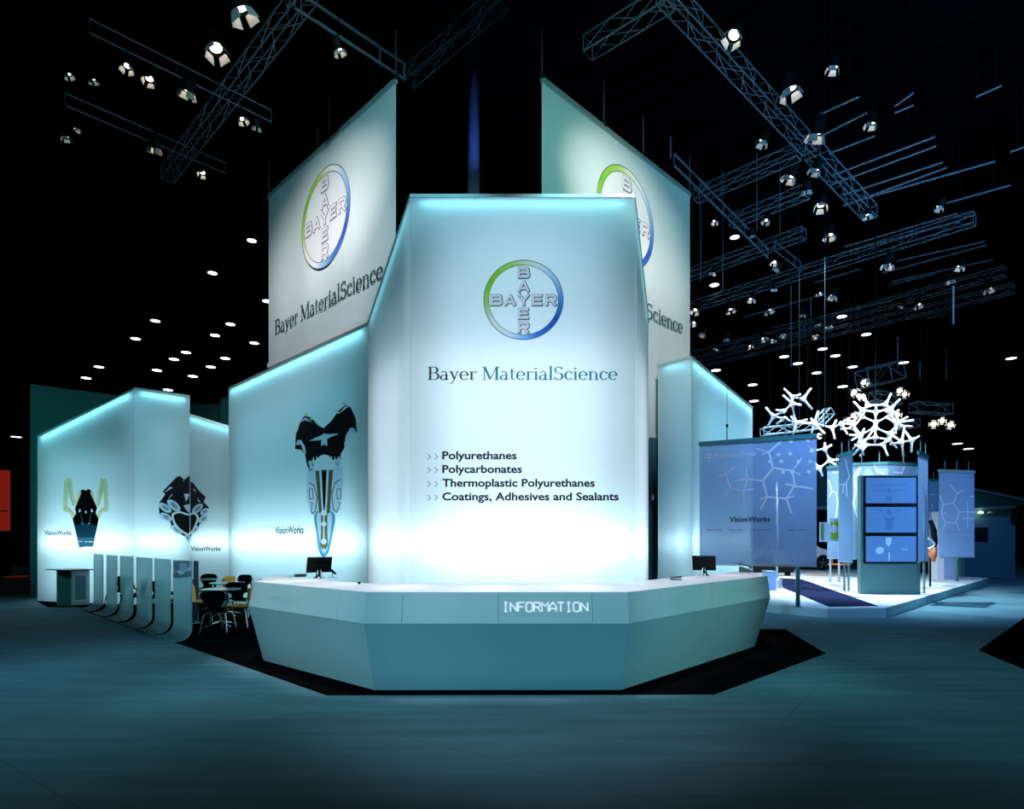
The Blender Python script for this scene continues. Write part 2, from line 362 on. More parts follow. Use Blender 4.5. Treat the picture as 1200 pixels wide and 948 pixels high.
def font_text(s_, plane, base, width, cap, parent, mt, off=.005, bold=0., name='lettering', depth=0):
    cu = bpy.data.curves.new('t', 'FONT'); cu.body = s_; cu.size = 1; cu.offset = bold; cu.resolution_u = 3
    o = bpy.data.objects.new('t', cu); col.objects.link(o)
    dg = bpy.context.evaluated_depsgraph_get(); me = bpy.data.meshes.new_from_object(o.evaluated_get(dg)); bpy.data.objects.remove(o)
    xs = [v.co.x for v in me.vertices]; x0, x1 = min(xs), max(xs); k = width/(x1-x0); ky = cap/.70
    m = M(); m.use(mt); m.add([plane.at2(base, (v.co.x-x0)*k, v.co.y*ky, off) for v in me.vertices], [tuple(p.vertices) for p in me.polygons])
    bpy.data.meshes.remove(me); return m.build(name, None, parent)
def emblem(plane, c, R, parent, disc=None, off=.004, backlit=True):
    """round ring with a cross of letters, centre c, outer radius R"""
    stops = [(0, (.10, .30, .75)), (35, (.5, .7, .98)), (60, (.95, .95, 1)), (85, (.92, .96, .7)), (105, (.5, .75, .12)), (150, (.22, .6, .02)), (185, (.45, .7, .15)), (215, (.95, .96, .9)), (245, (.95, .96, 1)), (262, (.4, .65, .95)), (290, (.05, .2, .72)), (330, (.02, .09, .5)), (360, (.10, .30, .75))]
    tr = .88 if backlit else 0.; sfx = 'backlit' if backlit else 'cloth'
    SL_ = mat('emblem_silver_'+sfx, (.96, .9, .95), .7, trans=tr); ED = mat('emblem_edge_'+sfx, (.14, .16, .16), .7, trans=tr)
    def flush(polys, nm):
        m = M()
        for a, b, y0, y1, mt in compose(polys, R/90): m.use(mt).quad(*[plane.at2(c, x*1., y*1., off) for x, y in ((a, y0), (b, y0), (b, y1), (a, y1))])
        o = m.build(nm, None, parent); o['kind'] = 'stuff'
    if disc:
        d = M(); d.use(disc).poly([plane.at2(c, .88*R*math.cos(2*PI*k/48), .88*R*math.sin(2*PI*k/48), off-.003) for k in range(48)]); d.build('emblem_disc', None, parent)
    n = 72; ring_m = M()
    for r0, r1, fixed in ((.99, 1.01, ED), (.885, .99, None), (.87, .885, ED)):
        for k in range(n):
            a, b = 2*PI*k/n, 2*PI*(k+1)/n; mt = fixed
            if not mt:
                d = int(360*(k+.5)/n)
                for (d0, c0), (d1, c1) in zip(stops, stops[1:]):
                    if d0 <= d <= d1: t = (d-d0)/(d1-d0); cc_ = [c0[i]*(1-t)+c1[i]*t for i in range(3)]; break
                mt = mat('emblem_ring_%s_%03d' % (sfx, d), cc_, .6, trans=tr)
            ring_m.use(mt).quad(*[plane.at2(c, r*R*math.cos(q), r*R*math.sin(q), off) for r, q in ((r0, a), (r1, a), (r1, b), (r0, b))])
    ring_m.build('emblem_ring', None, parent)
    lw, lh = .27*R, .27*R; sp = .345*R; polys = []
    places = [(ch, (i-2)*sp, 0) for i, ch in enumerate('BAYER')]+[(ch, 0, (2-i)*sp) for i, ch in enumerate('BAYER') if i != 2]
    for ex, mt, dx in ((.13, ED, .012), (0, SL_, 0)):
        for ch, x, y in places:
            for pts, ws in GEO[ch]:
                ws = [q+ex for q in ws] if isinstance(ws, list) else ws+ex
                if ex:                       # let the outline run past the stroke ends
                    e0, e1 = pts[0], pts[-1]; l0 = math.hypot(pts[1][0]-e0[0], pts[1][1]-e0[1]); l1 = math.hypot(pts[-2][0]-e1[0], pts[-2][1]-e1[1]); g = ex/2
                    pts = [(e0[0]-(pts[1][0]-e0[0])/l0*g, e0[1]-(pts[1][1]-e0[1])/l0*g)]+list(pts[1:-1])+[(e1[0]-(pts[-2][0]-e1[0])/l1*g, e1[1]-(pts[-2][1]-e1[1])/l1*g)]
                for q in strip2(pts, ws): polys.append(([(x-lw/2+px*lw+dx*R, y-lh/2+py*lh-dx*R*.8) for px, py in q], mt))
    flush(polys, 'emblem_letters')

# ---------------------------------------------------------------- hall shell
def carpet():
    m = bpy.data.materials.new('teal_carpet'); m.use_nodes = True; nt = m.node_tree; N = nt.nodes; L = nt.links; b = N['Principled BSDF']
    tc = N.new('ShaderNodeTexCoord'); mp = N.new('ShaderNodeMapping'); mp.inputs['Rotation'].default_value = (0, 0, .2); L.new(tc.outputs['Object'], mp.inputs[0])
    n1 = N.new('ShaderNodeTexNoise'); n1.inputs['Scale'].default_value = .55; n1.inputs['Detail'].default_value = 5; L.new(mp.outputs[0], n1.inputs[0])
    mp2 = N.new('ShaderNodeMapping'); mp2.inputs['Scale'].default_value = (.5, 5, 1); mp2.inputs['Rotation'].default_value = (0, 0, .15); L.new(tc.outputs['Object'], mp2.inputs[0])
    n2 = N.new('ShaderNodeTexNoise'); n2.inputs['Scale'].default_value = 1.1; n2.inputs['Detail'].default_value = 6; L.new(mp2.outputs[0], n2.inputs[0])
    n3 = N.new('ShaderNodeTexNoise'); n3.inputs['Scale'].default_value = 90; L.new(tc.outputs['Object'], n3.inputs[0])
    br = N.new('ShaderNodeTexBrick'); br.inputs['Scale'].default_value = 1; br.inputs['Mortar Size'].default_value = .004; br.inputs['Brick Width'].default_value = 9; br.inputs['Row Height'].default_value = 2.2
    br.inputs['Color1'].default_value = (1, 1, 1, 1); br.inputs['Color2'].default_value = (.9, .9, .9, 1); br.inputs['Mortar'].default_value = (.6, .6, .6, 1)
    mp3 = N.new('ShaderNodeMapping'); mp3.inputs['Rotation'].default_value = (0, 0, .62); mp3.inputs['Location'].default_value = (1.3, .6, 0); L.new(tc.outputs['Object'], mp3.inputs[0]); L.new(mp3.outputs[0], br.inputs[0])
    def mul(a, bb):
        x = N.new('ShaderNodeMix'); x.data_type = 'RGBA'; x.blend_type = 'MULTIPLY'; x.inputs[0].default_value = 1
        L.new(a, x.inputs[6]); L.new(bb, x.inputs[7]); return x.outputs[2]
    def rng(o, lo, hi):
        r = N.new('ShaderNodeMapRange'); r.inputs['From Min'].default_value = .3; r.inputs['From Max'].default_value = .7; r.inputs['To Min'].default_value = lo; r.inputs['To Max'].default_value = hi; L.new(o, r.inputs[0]); return r.outputs[0]
    c = N.new('ShaderNodeRGB'); c.outputs[0].default_value = (.105, .22, .262, 1)
    o = mul(c.outputs[0], rng(n1.outputs['Fac'], .82, 1.15)); o = mul(o, rng(n2.outputs['Fac'], .82, 1.14)); o = mul(o, rng(n3.outputs['Fac'], .85, 1.15)); o = mul(o, br.outputs[0])
    L.new(o, b.inputs['Base Color']); b.inputs['Roughness'].default_value = .8; b.inputs['Specular IOR Level'].default_value = .15
    bp = N.new('ShaderNodeBump'); bp.inputs['Strength'].default_value = .25; bp.inputs['Distance'].default_value = .01; L.new(n3.outputs['Fac'], bp.inputs['Height']); L.new(bp.outputs[0], b.inputs['Normal'])
    return m
HALLM = mat('black_hall_paint', (.002, .0025, .003), 1, noise=.2, scale=2, spec=0)
CEIL = 16.5
def struct(name, m, mt): return tag(m.build(name, mt), kind='structure')
struct('floor', M().box(-32, 40, -10, 62, -.1, 0), carpet())
struct('ceiling', M().box(-32, 40, -10, 62, CEIL, CEIL+.1), HALLM)
struct('wall_back', M().box(-32, 40, 62, 62.2, 0, CEIL), HALLM)
struct('wall_left', M().box(-32.2, -32, -10, 62, 0, CEIL), HALLM)
struct('wall_right', M().box(40, 40.2, -10, 62, 0, CEIL), HALLM)
struct('wall_rear', M().box(-32, 40, -10.2, -10, 0, CEIL), HALLM)

# ---------------------------------------------------------------- illuminated walls
def offset_line(pts, d):
    out = []
    for i, p in enumerate(pts):
        ds = []
        if i > 0: ds.append((V(p)-V(pts[i-1])).normalized())
        if i < len(pts)-1: ds.append((V(pts[i+1])-V(p)).normalized())
        ns = [V((-q.y, q.x)) for q in ds]; n = sum(ns, V((0, 0))).normalized(); k = 1/max(.4, n.dot(ns[0])); out.append(V(p)+n*d*k)
    return out
def light_wall(label, pts, hs, npan, depth=.5, band=3.0, top=1.6, fill=1.5, low=.8, cat='light wall', group='illuminated walls', name='illuminated_wall', toprail=.05, lowh=2.6, lcol=(.66, .89, 1), fh=.84, fcol=(.5, .83, 1), tops=None, fills=None, bands=None):
    """pts run left to right as seen from the aisle; hidden tube lamps and added fill lights stand behind acrylic sheets"""
    P2 = [V(p) for p in pts]; root = empty(name, (P2[0].x, P2[0].y, 0), label=label, cat=cat)
    back = offset_line(P2, depth); fr = M(); n = len(P2)
    for i in range(n-1):
        a, b, c, d = P2[i], P2[i+1], back[i], back[i+1]; ha, hb = hs[i], hs[i+1]
        fr.quad((c.x, c.y, 0), (d.x, d.y, 0), (d.x, d.y, hb), (c.x, c.y, ha))
    for i in (0, n-1):
        a, c = P2[i], back[i]; fr.quad((a.x, a.y, 0), (c.x, c.y, 0), (c.x, c.y, hs[i]), (a.x, a.y, hs[i]))
    fr.build('frame', WHITE, root)
    for i in range(n-1):
        a, b = P2[i], P2[i+1]; L_ = (b-a).length; r = (b-a)/L_; nn = V((r.y, -r.x)); ha, hb = hs[i], hs[i+1]
        if nn.dot(-a) < 0: nn = -nn
        k = npan[i]; g = .006
        for j in range(k):
            p, q = a+r*(L_*j/k+g/2), a+r*(L_*(j+1)/k-g/2); hp = ha+(hb-ha)*(L_*j/k+g/2)/L_; hq = ha+(hb-ha)*(L_*(j+1)/k-g/2)/L_
            M().quad((p.x, p.y, 0), (q.x, q.y, 0), (q.x, q.y, hq-.01), (p.x, p.y, hp-.01)).build('panel', ACR, root)
        c, d = back[i], back[i+1]; o = nn*.015
        M().hexa([(a.x+o.x, a.y+o.y, ha-toprail*.4), (b.x+o.x, b.y+o.y, hb-toprail*.4), (d.x, d.y, hb-toprail*.4), (c.x, c.y, ha-toprail*.4),
                  (a.x+o.x, a.y+o.y, ha+toprail*.6), (b.x+o.x, b.y+o.y, hb+toprail*.6), (d.x, d.y, hb+toprail*.6), (c.x, c.y, ha+toprail*.6)]).build('top_rail', RAIL, root)
        inw = -nn; mid = (a+b)/2; x3 = V((r.x, r.y, 0)); hm = (ha+hb)/2; sl = V((b.x-a.x, b.y-a.y, hb-ha))
        Z = lambda p, z: V((p.x, p.y, z))
        T = (tops or [top]*9)[i]; Fi = (fills or [fill]*9)[i]; Bd = (bands or [band]*9)[i]; Ls = max(.2, L_-.35)
        if Bd: area('tube_or_fill_lamp', Z(mid+inw*.36, 1.64), (nn.x, nn.y, 0), x3, Ls, .12, Bd*1.25*Ls, (.68, .93, 1), root)
        if T: area('tube_or_fill_lamp', Z(mid+inw*.10, hm-.07), V((nn.x*.6, nn.y*.6, 0))-(lambda q: q if q.z > 0 else -q)(sl.cross(V((nn.x, nn.y, 0))).normalized()), sl, max(.2, sl.length-.3), .05, T*Ls, (.3, .85, 1), root)
        if Fi:
            hh = min(ha, hb); area('tube_or_fill_lamp', Z(mid+inw*(depth-.04), hh*(.46 if fh < .9 else .5)), (nn.x, nn.y, 0), x3, Ls*.92, hh*fh, Fi*Ls*hh*.94, fcol, root)  # added broad fill for light scattered inside the box, not a tube
        if low: area('tube_or_fill_lamp', Z(mid+inw*(depth-.05), lowh/2+.1), (nn.x, nn.y, 0), x3, Ls*.95, lowh, low*Ls*lowh, lcol, root)  # added broad fill brightening the lower sheet, not a tube
    return root
TWL, TWR, TFL, TFR = (-1.557, 9.5), (1.878, 9.5), (-2.65, 11.4), (2.51, 11.4)
tower = light_wall('tall white illuminated tower front with emblem and four lines of text, behind the counter', [TFL, TWL, TWR, TFR], [5.66, 6.96, 6.96, 5.70], [1, 1, 1], depth=.42,
                   name='illuminated_tower', cat='light tower', fcol=(.52, .8, 1), tops=[.9, 1.5, .9], fills=[.95, 1.7, .95], bands=[3.0, 6, 3.4], low=2.1, lowh=4.6, lcol=(.95, .93, 1), fh=.96)
WE = (-7.37, 16.12)
wing = light_wall('long illuminated wall left of the tower with a large sports shoe picture', [WE, (-2.66, 11.41)], [5.62, 5.66], [2], fcol=(.25, .75, .92), fills=[1.05], tops=[2.0], bands=[4.6], low=1.6)
LA, LB, LC = (-13.1, 17.1), (-9.82, 16.1), (-8.84, 17.0)
leftw = light_wall('folded illuminated wall at the far left with sloping top and horned helmet picture', [(-13.35, 18.3), LA, LB, LC], [4.3, 4.54, 5.62, 5.62], [1, 1, 1], fills=[.8, 1.6, 1.35], tops=[.8, 2.2, 2.2], bands=[2, 4.2, 4.2], low=1.6, fcol=(.42, .8, .92))
recess = light_wall('short recessed teal illuminated wall between the far left wall and the shoe wall', [(-9.62, 18.15), (-8.05, 18.7)], [5.4, 4.95], [1], fills=[.36], tops=[1.8], bands=[4.4], low=1.0, depth=.4, fcol=(.15, .72, .9))
BX0, BX1, BX2 = (3.18, 13.5), (3.74, 12.93), (6.97, 17.95)
box = light_wall('teal illuminated wall block right of the tower, its side split into narrow panels', [BX0, BX1, BX2], [5.48, 5.5, 5.5], [1, 5], fcol=(.25, .76, .92), fills=[.5, 1.4], tops=[1.2, 2.0], bands=[2.6, 3.6], low=1.0, depth=.45)

# tower front print
pt = vplane(TWL, TWR)
emblem(pt, pt.hit(613.5, 351.5, 0), 46.5*9.5/FPX, tower)
serif_text([('Bayer ', GREY_TXT), ('MaterialScience', TEAL_TXT)], pt, pt.hit(501, 445.3), (724-501)*9.5/FPX, 15.4*9.5/FPX, tower)
CHEV = mat('print_grey_chevron', (.16, .2, .22), .8)
for t, x1, y in (('Polyurethanes', 605.5, 538), ('Polycarbonates', 611.8, 554), ('Thermoplastic Polyurethanes', 697, 570.2), ('Coatings, Adhesives and Sealants', 725, 586.2)):
    font_text(t, pt, pt.hit(518.3, y), (x1-518.3)*9.5/FPX, 9.0*9.5/FPX, tower, PRINTBLACK, bold=.028)
    pr = Print(pt)
    for cx in (501.2, 509.6): pr.line([(cx, y-6.2), (cx+3.2, y-3), (cx, y+.2)], .8, CHEV)
    pr.build('chevron', tower)
# VisionWorks lettering
VWT = mat('print_charcoal', (.02, .03, .035), .8)
def vw(plane, x0, x1, y, ylen, parent, mt=VWT):
    a, b = plane.hit(x0, y), plane.hit(x1, y); a.z = b.z = a.z
    Zd = a.y; return font_text('VisionWorks', plane, a, V((b.x-a.x, b.y-a.y)).length, ylen*Zd/FPX, parent, mt, bold=.026)
pw = vplane(WE, (-2.66, 11.41)); pl = vplane(LA, LB); pm = vplane(LB, LC); pr_ = vplane((-9.62, 18.15), (-8.05, 18.7))
vw(pw, 322.5, 356, 625.5, 8.3, wing); vw(pl, 52.5, 84, 627, 5.2, leftw); vw(pr_, 223.5, 258.5, 645.5, 5.2, recess)

# picture 1: horned helmet on the far left wall  (traced, zoom frame 60,540 scale 5.4545)
CLOTHW = mat('cloth_print_white', (.9, .9, .9), .8); BONE = mat('print_bone', (.88, .8, .5), .8, noise=.15, scale=5, trans=.85); BONED = mat('print_bone_shade', (.5, .45, .25), .8, trans=.85); INK = mat('print_ink_blue', (.006, .035, .06), .8, trans=.85); INK2 = mat('print_steel_blue', (.03, .10, .14), .8, trans=.85); PALE = mat('print_pale_grey', (.7, .82, .92), .8, trans=.85); PWHITE = mat('print_paper_white', (.95, .97, 1), .8, trans=.85)
def z4(p): return [(60+x/5.4545, 540+y/5.4545) for x, y in p]
f = Print(pl)
for s_ in (1, -1):
    mx = lambda p: z4([(222+s_*(x-222), y) for x, y in p])
    f.poly(mx([(75, 300), (85, 130), (98, 108), (112, 125), (108, 210), (104, 290), (130, 310), (160, 345), (158, 375), (135, 370), (118, 330), (80, 322)]), BONE)
    f.poly(mx([(106, 125), (115, 108), (130, 112), (138, 180), (160, 275), (150, 292), (135, 285), (112, 200)]), BONE, 1)
    f.line(mx([(112, 130), (120, 210), (142, 285)]), .5, BONED, 2)
    f.poly(mx([(160, 280), (168, 215), (185, 185), (196, 200), (182, 240), (175, 275)]), BONE, 1)
    f.line(mx([(84, 300), (108, 300), (140, 330)]), .6, BONED, 2)
f.poly(z4([(190, 190), (205, 182), (222, 190), (240, 180), (256, 190), (252, 210), (295, 300), (285, 335), (305, 372), (268, 550), (222, 548), (180, 555), (138, 372), (160, 335), (152, 305), (192, 210)]), PRINTBLACK, 3)
f.poly(z4([(150, 415), (222, 400), (296, 415), (268, 550), (222, 546), (180, 555)]), INK, 4)
f.poly(z4([(172, 490), (278, 490), (268, 550), (222, 546), (180, 555)]), INK2, 5)
for s_ in (1, -1):
    mx = lambda p: z4([(222+s_*(x-222), y) for x, y in p])
    f.poly(mx([(175, 318), (186, 305), (190, 322), (180, 332)]), PALE, 5); f.line(mx([(186, 335), (198, 370), (192, 410)]), .7, INK2, 5)
    f.poly(mx([(196, 398), (208, 398), (202, 406)]), PALE, 5)
f.poly(z4([(214, 322), (230, 322), (222, 338)]), PWHITE, 6); f.line(z4([(176, 514), (200, 516)]), .8, PALE, 6); f.line(z4([(214, 516), (268, 518)]), .8, PALE, 6)
f.build('printed_picture', leftw)
# picture 2: cluster of tubes around a heart, laid over two walls
def cluster(plane, x0, x1, root):
    f = Print(plane); f.x0, f.x1 = x0, x1
    body = [(885, 92), (888, 132), (905, 138), (945, 190), (988, 232), (975, 262), (1010, 300), (985, 335), (1000, 350), (995, 380), (948, 405), (940, 440), (900, 465), (884, 520), (855, 485), (830, 468), (765, 425), (765, 395), (700, 360), (690, 330), (688, 270), (728, 215), (712, 195), (800, 105), (822, 96), (848, 118), (840, 135)]
    f.poly(z4(body), PRINTBLACK)
    f.poly(z4([(845, 125), (886, 92), (886, 140)]), PRINTBLACK, 1)
    for cx, cy, rx, ry, ro in ((727, 300, 48, 22, 35), (783, 285, 52, 25, 40), (935, 305, 42, 22, -40), (980, 325, 30, 18, -35), (733, 360, 42, 22, 30), (972, 370, 36, 20, -40), (800, 440, 42, 20, 35), (915, 440, 32, 18, -40), (872, 492, 24, 14, 60)):
        f.poly(z4(ell(cx, cy, rx, ry, ro)), PALE, 2); f.poly(z4(ell(cx+2, cy, rx*.55, ry*.5, ro)), mat('print_mid_grey', (.3, .4, .48), .8, trans=.85), 3)
    f.poly(z4([(845, 285), (885, 275), (886, 335), (862, 315)]), PALE, 2)
    f.poly(z4([(848, 210), (886, 212), (862, 262)]), PWHITE, 2)
    for a in ([(770, 210), (745, 250), (775, 215)], [(935, 235), (955, 265), (940, 262)], [(720, 205), (760, 165), (778, 172)], [(905, 185), (930, 200), (915, 178)]): f.poly(z4(a), PALE, 2)
    heart = smooth_pts([(782, 350), (820, 334), (858, 345), (885, 350), (905, 342), (928, 355), (925, 390), (886, 462), (840, 445), (800, 405)], 3)
    f.poly(z4(smooth_pts([(770, 340), (820, 322), (858, 333), (885, 338), (908, 330), (942, 350), (935, 398), (886, 474), (832, 456), (788, 415)], 3)), PWHITE, 4)
    f.poly(z4(heart), mat('print_deep_olive', (.015, .025, .012), .8), 5)
    f.build('printed_picture', root)
cluster(pm, None, 222.3, leftw); cluster(pr_, 223.0, None, recess)
# picture 3: mirrored sports shoes on the long wall (zoom frame 330,460 scale 4.31)
def z5(p): return [(330+x/4.31, 460+y/4.31) for x, y in p]
f = Print(pw); AX = lambda y: 214+(y-200)*.0
LBL = mat('print_sky_blue', (.1, .35, .5), .8, trans=.85); GOLD = mat('print_bronze', (.16, .12, .06), .8, trans=.85); SHOEW = mat('print_shoe_white', (.78, .84, .92), .8, trans=.85)
f.poly(z5([(130, 385), (300, 370), (315, 400), (308, 490), (300, 560), (270, 625), (160, 625), (133, 560), (126, 470)]), SHOEW)
f.poly(z5(smooth_pts([(180, 600), (165, 640), (175, 700), (185, 790), (205, 828), (222, 828), (245, 790), (262, 700), (272, 640), (255, 600)], 2)), LBL, 1)
f.poly(z5(smooth_pts([(188, 600), (178, 650), (192, 740), (205, 800), (216, 815), (228, 800), (242, 740), (256, 650), (246, 600)], 2)), SHOEW, 2)
f.poly(z5([(70, 270), (72, 215), (95, 150), (115, 118), (150, 125), (185, 165), (213, 180), (255, 140), (285, 95), (325, 60), (350, 75), (375, 130), (382, 200), (350, 180), (330, 210), (318, 280), (300, 310), (298, 350), (285, 372), (270, 350), (240, 320), (214, 312), (190, 325), (165, 350), (158, 385), (145, 398), (130, 370), (118, 310), (100, 290), (68, 285)]), PRINTBLACK, 3)
f.poly(z5([(72, 262), (82, 240), (100, 240), (120, 275), (124, 312), (112, 300), (98, 262), (84, 265)]), SHOEW, 4)
f.poly(z5([(382, 205), (368, 180), (348, 178), (326, 215), (316, 270), (326, 258), (350, 200), (370, 208)]), SHOEW, 4)
f.poly(z5([(95, 150), (120, 125), (155, 150), (118, 140)]), PALE, 4); f.poly(z5([(285, 110), (325, 66), (340, 72), (300, 100)]), PALE, 4)
f.poly(z5([(140, 244), (165, 232), (205, 214), (214, 206), (228, 210), (292, 208), (250, 224), (230, 236), (232, 270), (214, 262), (200, 272), (202, 240)]), SHOEW, 4)
for k in range(7):
    x = 160+k*18; f.poly(z5([(x-6, 335-abs(k-3)*-6), (x+2, 310+abs(k-3)*4), (x+8, 345), (x+2, 362)]), PWHITE, 4)
f.poly(z5([(136, 350), (150, 340), (160, 380), (145, 392)]), PALE, 4); f.poly(z5([(292, 320), (300, 345), (284, 366), (272, 345)]), PALE, 4)
f.poly(z5([(165, 372), (214, 350), (262, 360), (262, 385), (165, 395)]), PWHITE, 5)
f.poly(z5([(172, 395), (190, 395), (205, 610), (190, 610)]), GOLD, 5); f.poly(z5([(240, 392), (260, 390), (244, 610), (228, 610)]), GOLD, 5)
f.poly(z5([(203, 392), (228, 392), (222, 560), (216, 610), (210, 560)]), PRINTBLACK, 6)
f.poly(z5([(200, 610), (232, 610), (232, 700), (236, 770), (216, 805), (196, 770), (200, 700)]), GOLD, 6)
for cy, r in ((608, 15), (664, 13), (752, 15), (795, 8)): f.poly(z5(ell(214, cy, r, r*1.0)), PWHITE, 7)
f.line(z5([(214, 620), (214, 740)]), 1.6, PWHITE, 7)
f.line(z5([(140, 455), (165, 470), (180, 530), (172, 600), (155, 612), (148, 590)]), 1.0, INK, 5); f.line(z5([(296, 440), (270, 455), (254, 510), (262, 590), (280, 605), (288, 585)]), 1.0, INK, 5)
for cx in (148, 288):
    f.line(z5([(cx-8, 488), (cx+10, 486), (cx+12, 535), (cx-6, 537), (cx-8, 488)]), .8, INK, 6); f.line(z5([(cx-6, 552), (cx+10, 560), (cx+2, 575), (cx+6, 590)]), .8, INK, 6)
for x, y in ((122, 105), (150, 125), (282, 95), (316, 50)): f.poly(z5([(x-8, y+10), (x-2, y-8), (x+4, y+2), (x+10, y-2), (x+8, y+14)]), BONE, 4)
f.build('printed_picture', wing)

# ---------------------------------------------------------------- hanging banners of the tower
def tall_banner(label, c, sgn, xa, xb, ztop, zbot, wires):
    """plan line: sgn*X + Y = c, from picture column xa to xb"""
    P = lambda px: (lambda u: V((u*c/(1+sgn*u), c/(1+sgn*u))))((px-HX)/FPX)
    a, b = P(xa), P(xb); root = empty('hanging_banner', (a.x, a.y, zbot), label=label, cat='banner')
    m = M(); nx, nz = 24, 12; r = (b-a); L_ = r.length; r /= L_; n = V((r.y, -r.x))
    if n.dot(-a) < 0: n = -n
    fn = lambda i, j: .012*math.sin(i*.9)*(1-abs(j/nz-.4))
    vs = [V((a.x+r.x*L_*i/nx+n.x*fn(i, j), a.y+r.y*L_*i/nx+n.y*fn(i, j), zbot+(ztop-zbot)*j/nz)) for j in range(nz+1) for i in range(nx+1)]
    vs2 = [p-V((n.x, n.y, 0))*.006 for p in vs]
    m.add(vs+vs2, [(j*(nx+1)+i, j*(nx+1)+i+1, (j+1)*(nx+1)+i+1, (j+1)*(nx+1)+i) for j in range(nz) for i in range(nx)]+[tuple(len(vs)+q for q in ((j+1)*(nx+1)+i, (j+1)*(nx+1)+i+1, j*(nx+1)+i+1, j*(nx+1)+i)) for j in range(nz) for i in range(nx)])
    m.build('cloth', FABRIC, root, smooth=True)
    for z, h in ((ztop, .05), (zbot, .06)):
        M().obox((a.x+r.x*L_/2, a.y+r.y*L_/2, z), [(r.x, r.y, 0), (n.x, n.y, 0), (0, 0, 1)], (L_/2+.02, .03, h)).build('rail', RAIL if z == ztop else WHITE, root)
    for t in wires:
        p = a+r*L_*t; M().tube([(p.x, p.y, ztop), (p.x, p.y, ztop+.95)], .008, 6).build('wire', ALU, root); M().box(p.x-.04, p.x+.04, p.y-.04, p.y+.04, ztop+.02, ztop+.12).build('shackle', BLACK, root)
    return root, vplane(a, b), a, b
banL, pbl, _, _ = tall_banner('tall hanging banner left of the tower, whole round emblem visible', 9.38, 1, 314.9, 463.8, 10.24, 6.03, (0, .55, 1))
emblem(pbl, V((*( [(lambda u: (u*9.38/(1+u), 9.38/(1+u)))((381.5-HX)/FPX)][0]), 8.66)), 1.06, banL, disc=CLOTHW, off=.022, backlit=False)
def line_pt(c, sgn, px, z):
    u = (px-HX)/FPX; Y = c/(1+sgn*u); return V((u*Y, Y, z))
serif_text([('Bayer ', GREEN_TXT), ('MaterialScience', GREEN_TXT)], pbl, line_pt(9.38, 1, 323.5, 6.69), 4.72, .35, banL, off=.03, bold=.012)
banR, pbr, _, _ = tall_banner('tall hanging banner right of the tower, emblem half hidden behind it', 10.71, -1, 635.2, 808.4, 10.05, 4.0, (0, .35, .62, 1))
emblem(pbr, line_pt(10.71, -1, 733.5, 8.5), 1.04, banR, disc=CLOTHW, off=.022, backlit=False)
e = line_pt(10.71, -1, 799, 6.58); st = e-pbr.r*4.62 if pbr.r.x > 0 else e+pbr.r*4.62
serif_text([('Bayer ', GREEN_TXT), ('MaterialScience', GREEN_TXT)], pbr, st, 4.62, .34, banR, off=.03, bold=.006)

# dark door recess right of the tower
dr = empty('service_door', (2.9, 13.25, 0), label='narrow dark teal door with small white sign, right beside the tower', cat='door')
M().box(2.62, 3.2, 13.7, 13.8, 0, 3.95).build('door_leaf', mat('door_teal', (.015, .10, .115), .5, noise=.05), dr)
M().box(2.55, 2.68, 13.66, 13.85, 0, 3.98).build('door_frame', GREENW, dr)
M().box(3.055, 3.16, 13.66, 13.7, 2.46, 2.84).build('sign', PRINTBLACK, dr)
sg = M(); sp_ = Plane((3.055, 13.65, 2.4), (3.16, 13.65, 2.4), (3.055, 13.65, 3))
for q in ([(3.062, 2.467), (3.062, 2.833), (3.066, 2.833), (3.066, 2.467)], [(3.149, 2.467), (3.149, 2.833), (3.153, 2.833), (3.153, 2.467)], [(3.08, 2.62), (3.11, 2.74), (3.12, 2.64), (3.14, 2.69), (3.13, 2.58), (3.1, 2.56)]): sg.poly([(x, 13.654, z) for x, z in q])
sg.build('sign_mark', LIGHT_TXT, dr)

# ---------------------------------------------------------------- rug, counter
rug = [onz(383, 815, 0), onz(837, 814, 0), onz(967, 766, 0), onz(920, 738, 0), (3.5, 11.6, 0), (2.2, 9.4, 0), (-1.7, 9.4, 0), (-2.85, 11.3, 0), (-7.4, 15.95, 0), (-8.8, 16.8, 0), (-9.82, 16.0, 0), (-12.95, 16.95, 0), onz(42.5, 703.8, 0), onz(56, 711.5, 0), onz(92, 711.5, 0), onz(101, 716.5, 0)]
tag(M().prism([(p[0], p[1]) for p in rug], .001, .012).build('black_rug', DARKRUG), 'large black carpet under the counter and the chairs', 'carpet')
tag(M().prism([(7.14, 9.47), (10.96, 13.27), (15, 13.3), (15, 5), (5.75, 5.2)], .001, .012).build('black_rug', DARKRUG), 'black carpet corner at the right edge of the picture', 'carpet')

cnt = empty('information_counter', (0, 8, 0), label='long angular pale reception counter marked INFORMATION on the black rug', cat='counter')
A1, B1, C1, D1 = V((-3.54, 8.51, 1.12)), V((-1.595, 6.79, 1.12)), V((1.265, 6.79, 1.12)), V((4.04, 9.80, 1.12))
A2, B2, C2, D2 = V((-3.603, 8.472, .79)), V((-1.60, 6.70, .79)), V((1.268, 6.70, .79)), V((4.057, 9.725, .79))
A3, B3, C3, D3 = V((-3.462, 8.628, .01)), V((-1.537, 6.925, .01)), V((1.22, 6.93, .01)), V((3.815, 9.744, .01))
DB, CB, BB, AB = V((4.30, 11.4, 1.12)), V((1.45, 8.25, 1.12)), V((-1.95, 8.15, 1.12)), V((-3.80, 9.85, 1.12))
def dz(p): q = p.copy(); q.z = .001+p.z if p.z < .5 else p.z; return q
top = M(); ring = [A1, B1, C1, D1, DB, CB, BB, AB]
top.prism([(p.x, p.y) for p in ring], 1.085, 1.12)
top.build('counter_top', COUNTER_TOP, cnt)
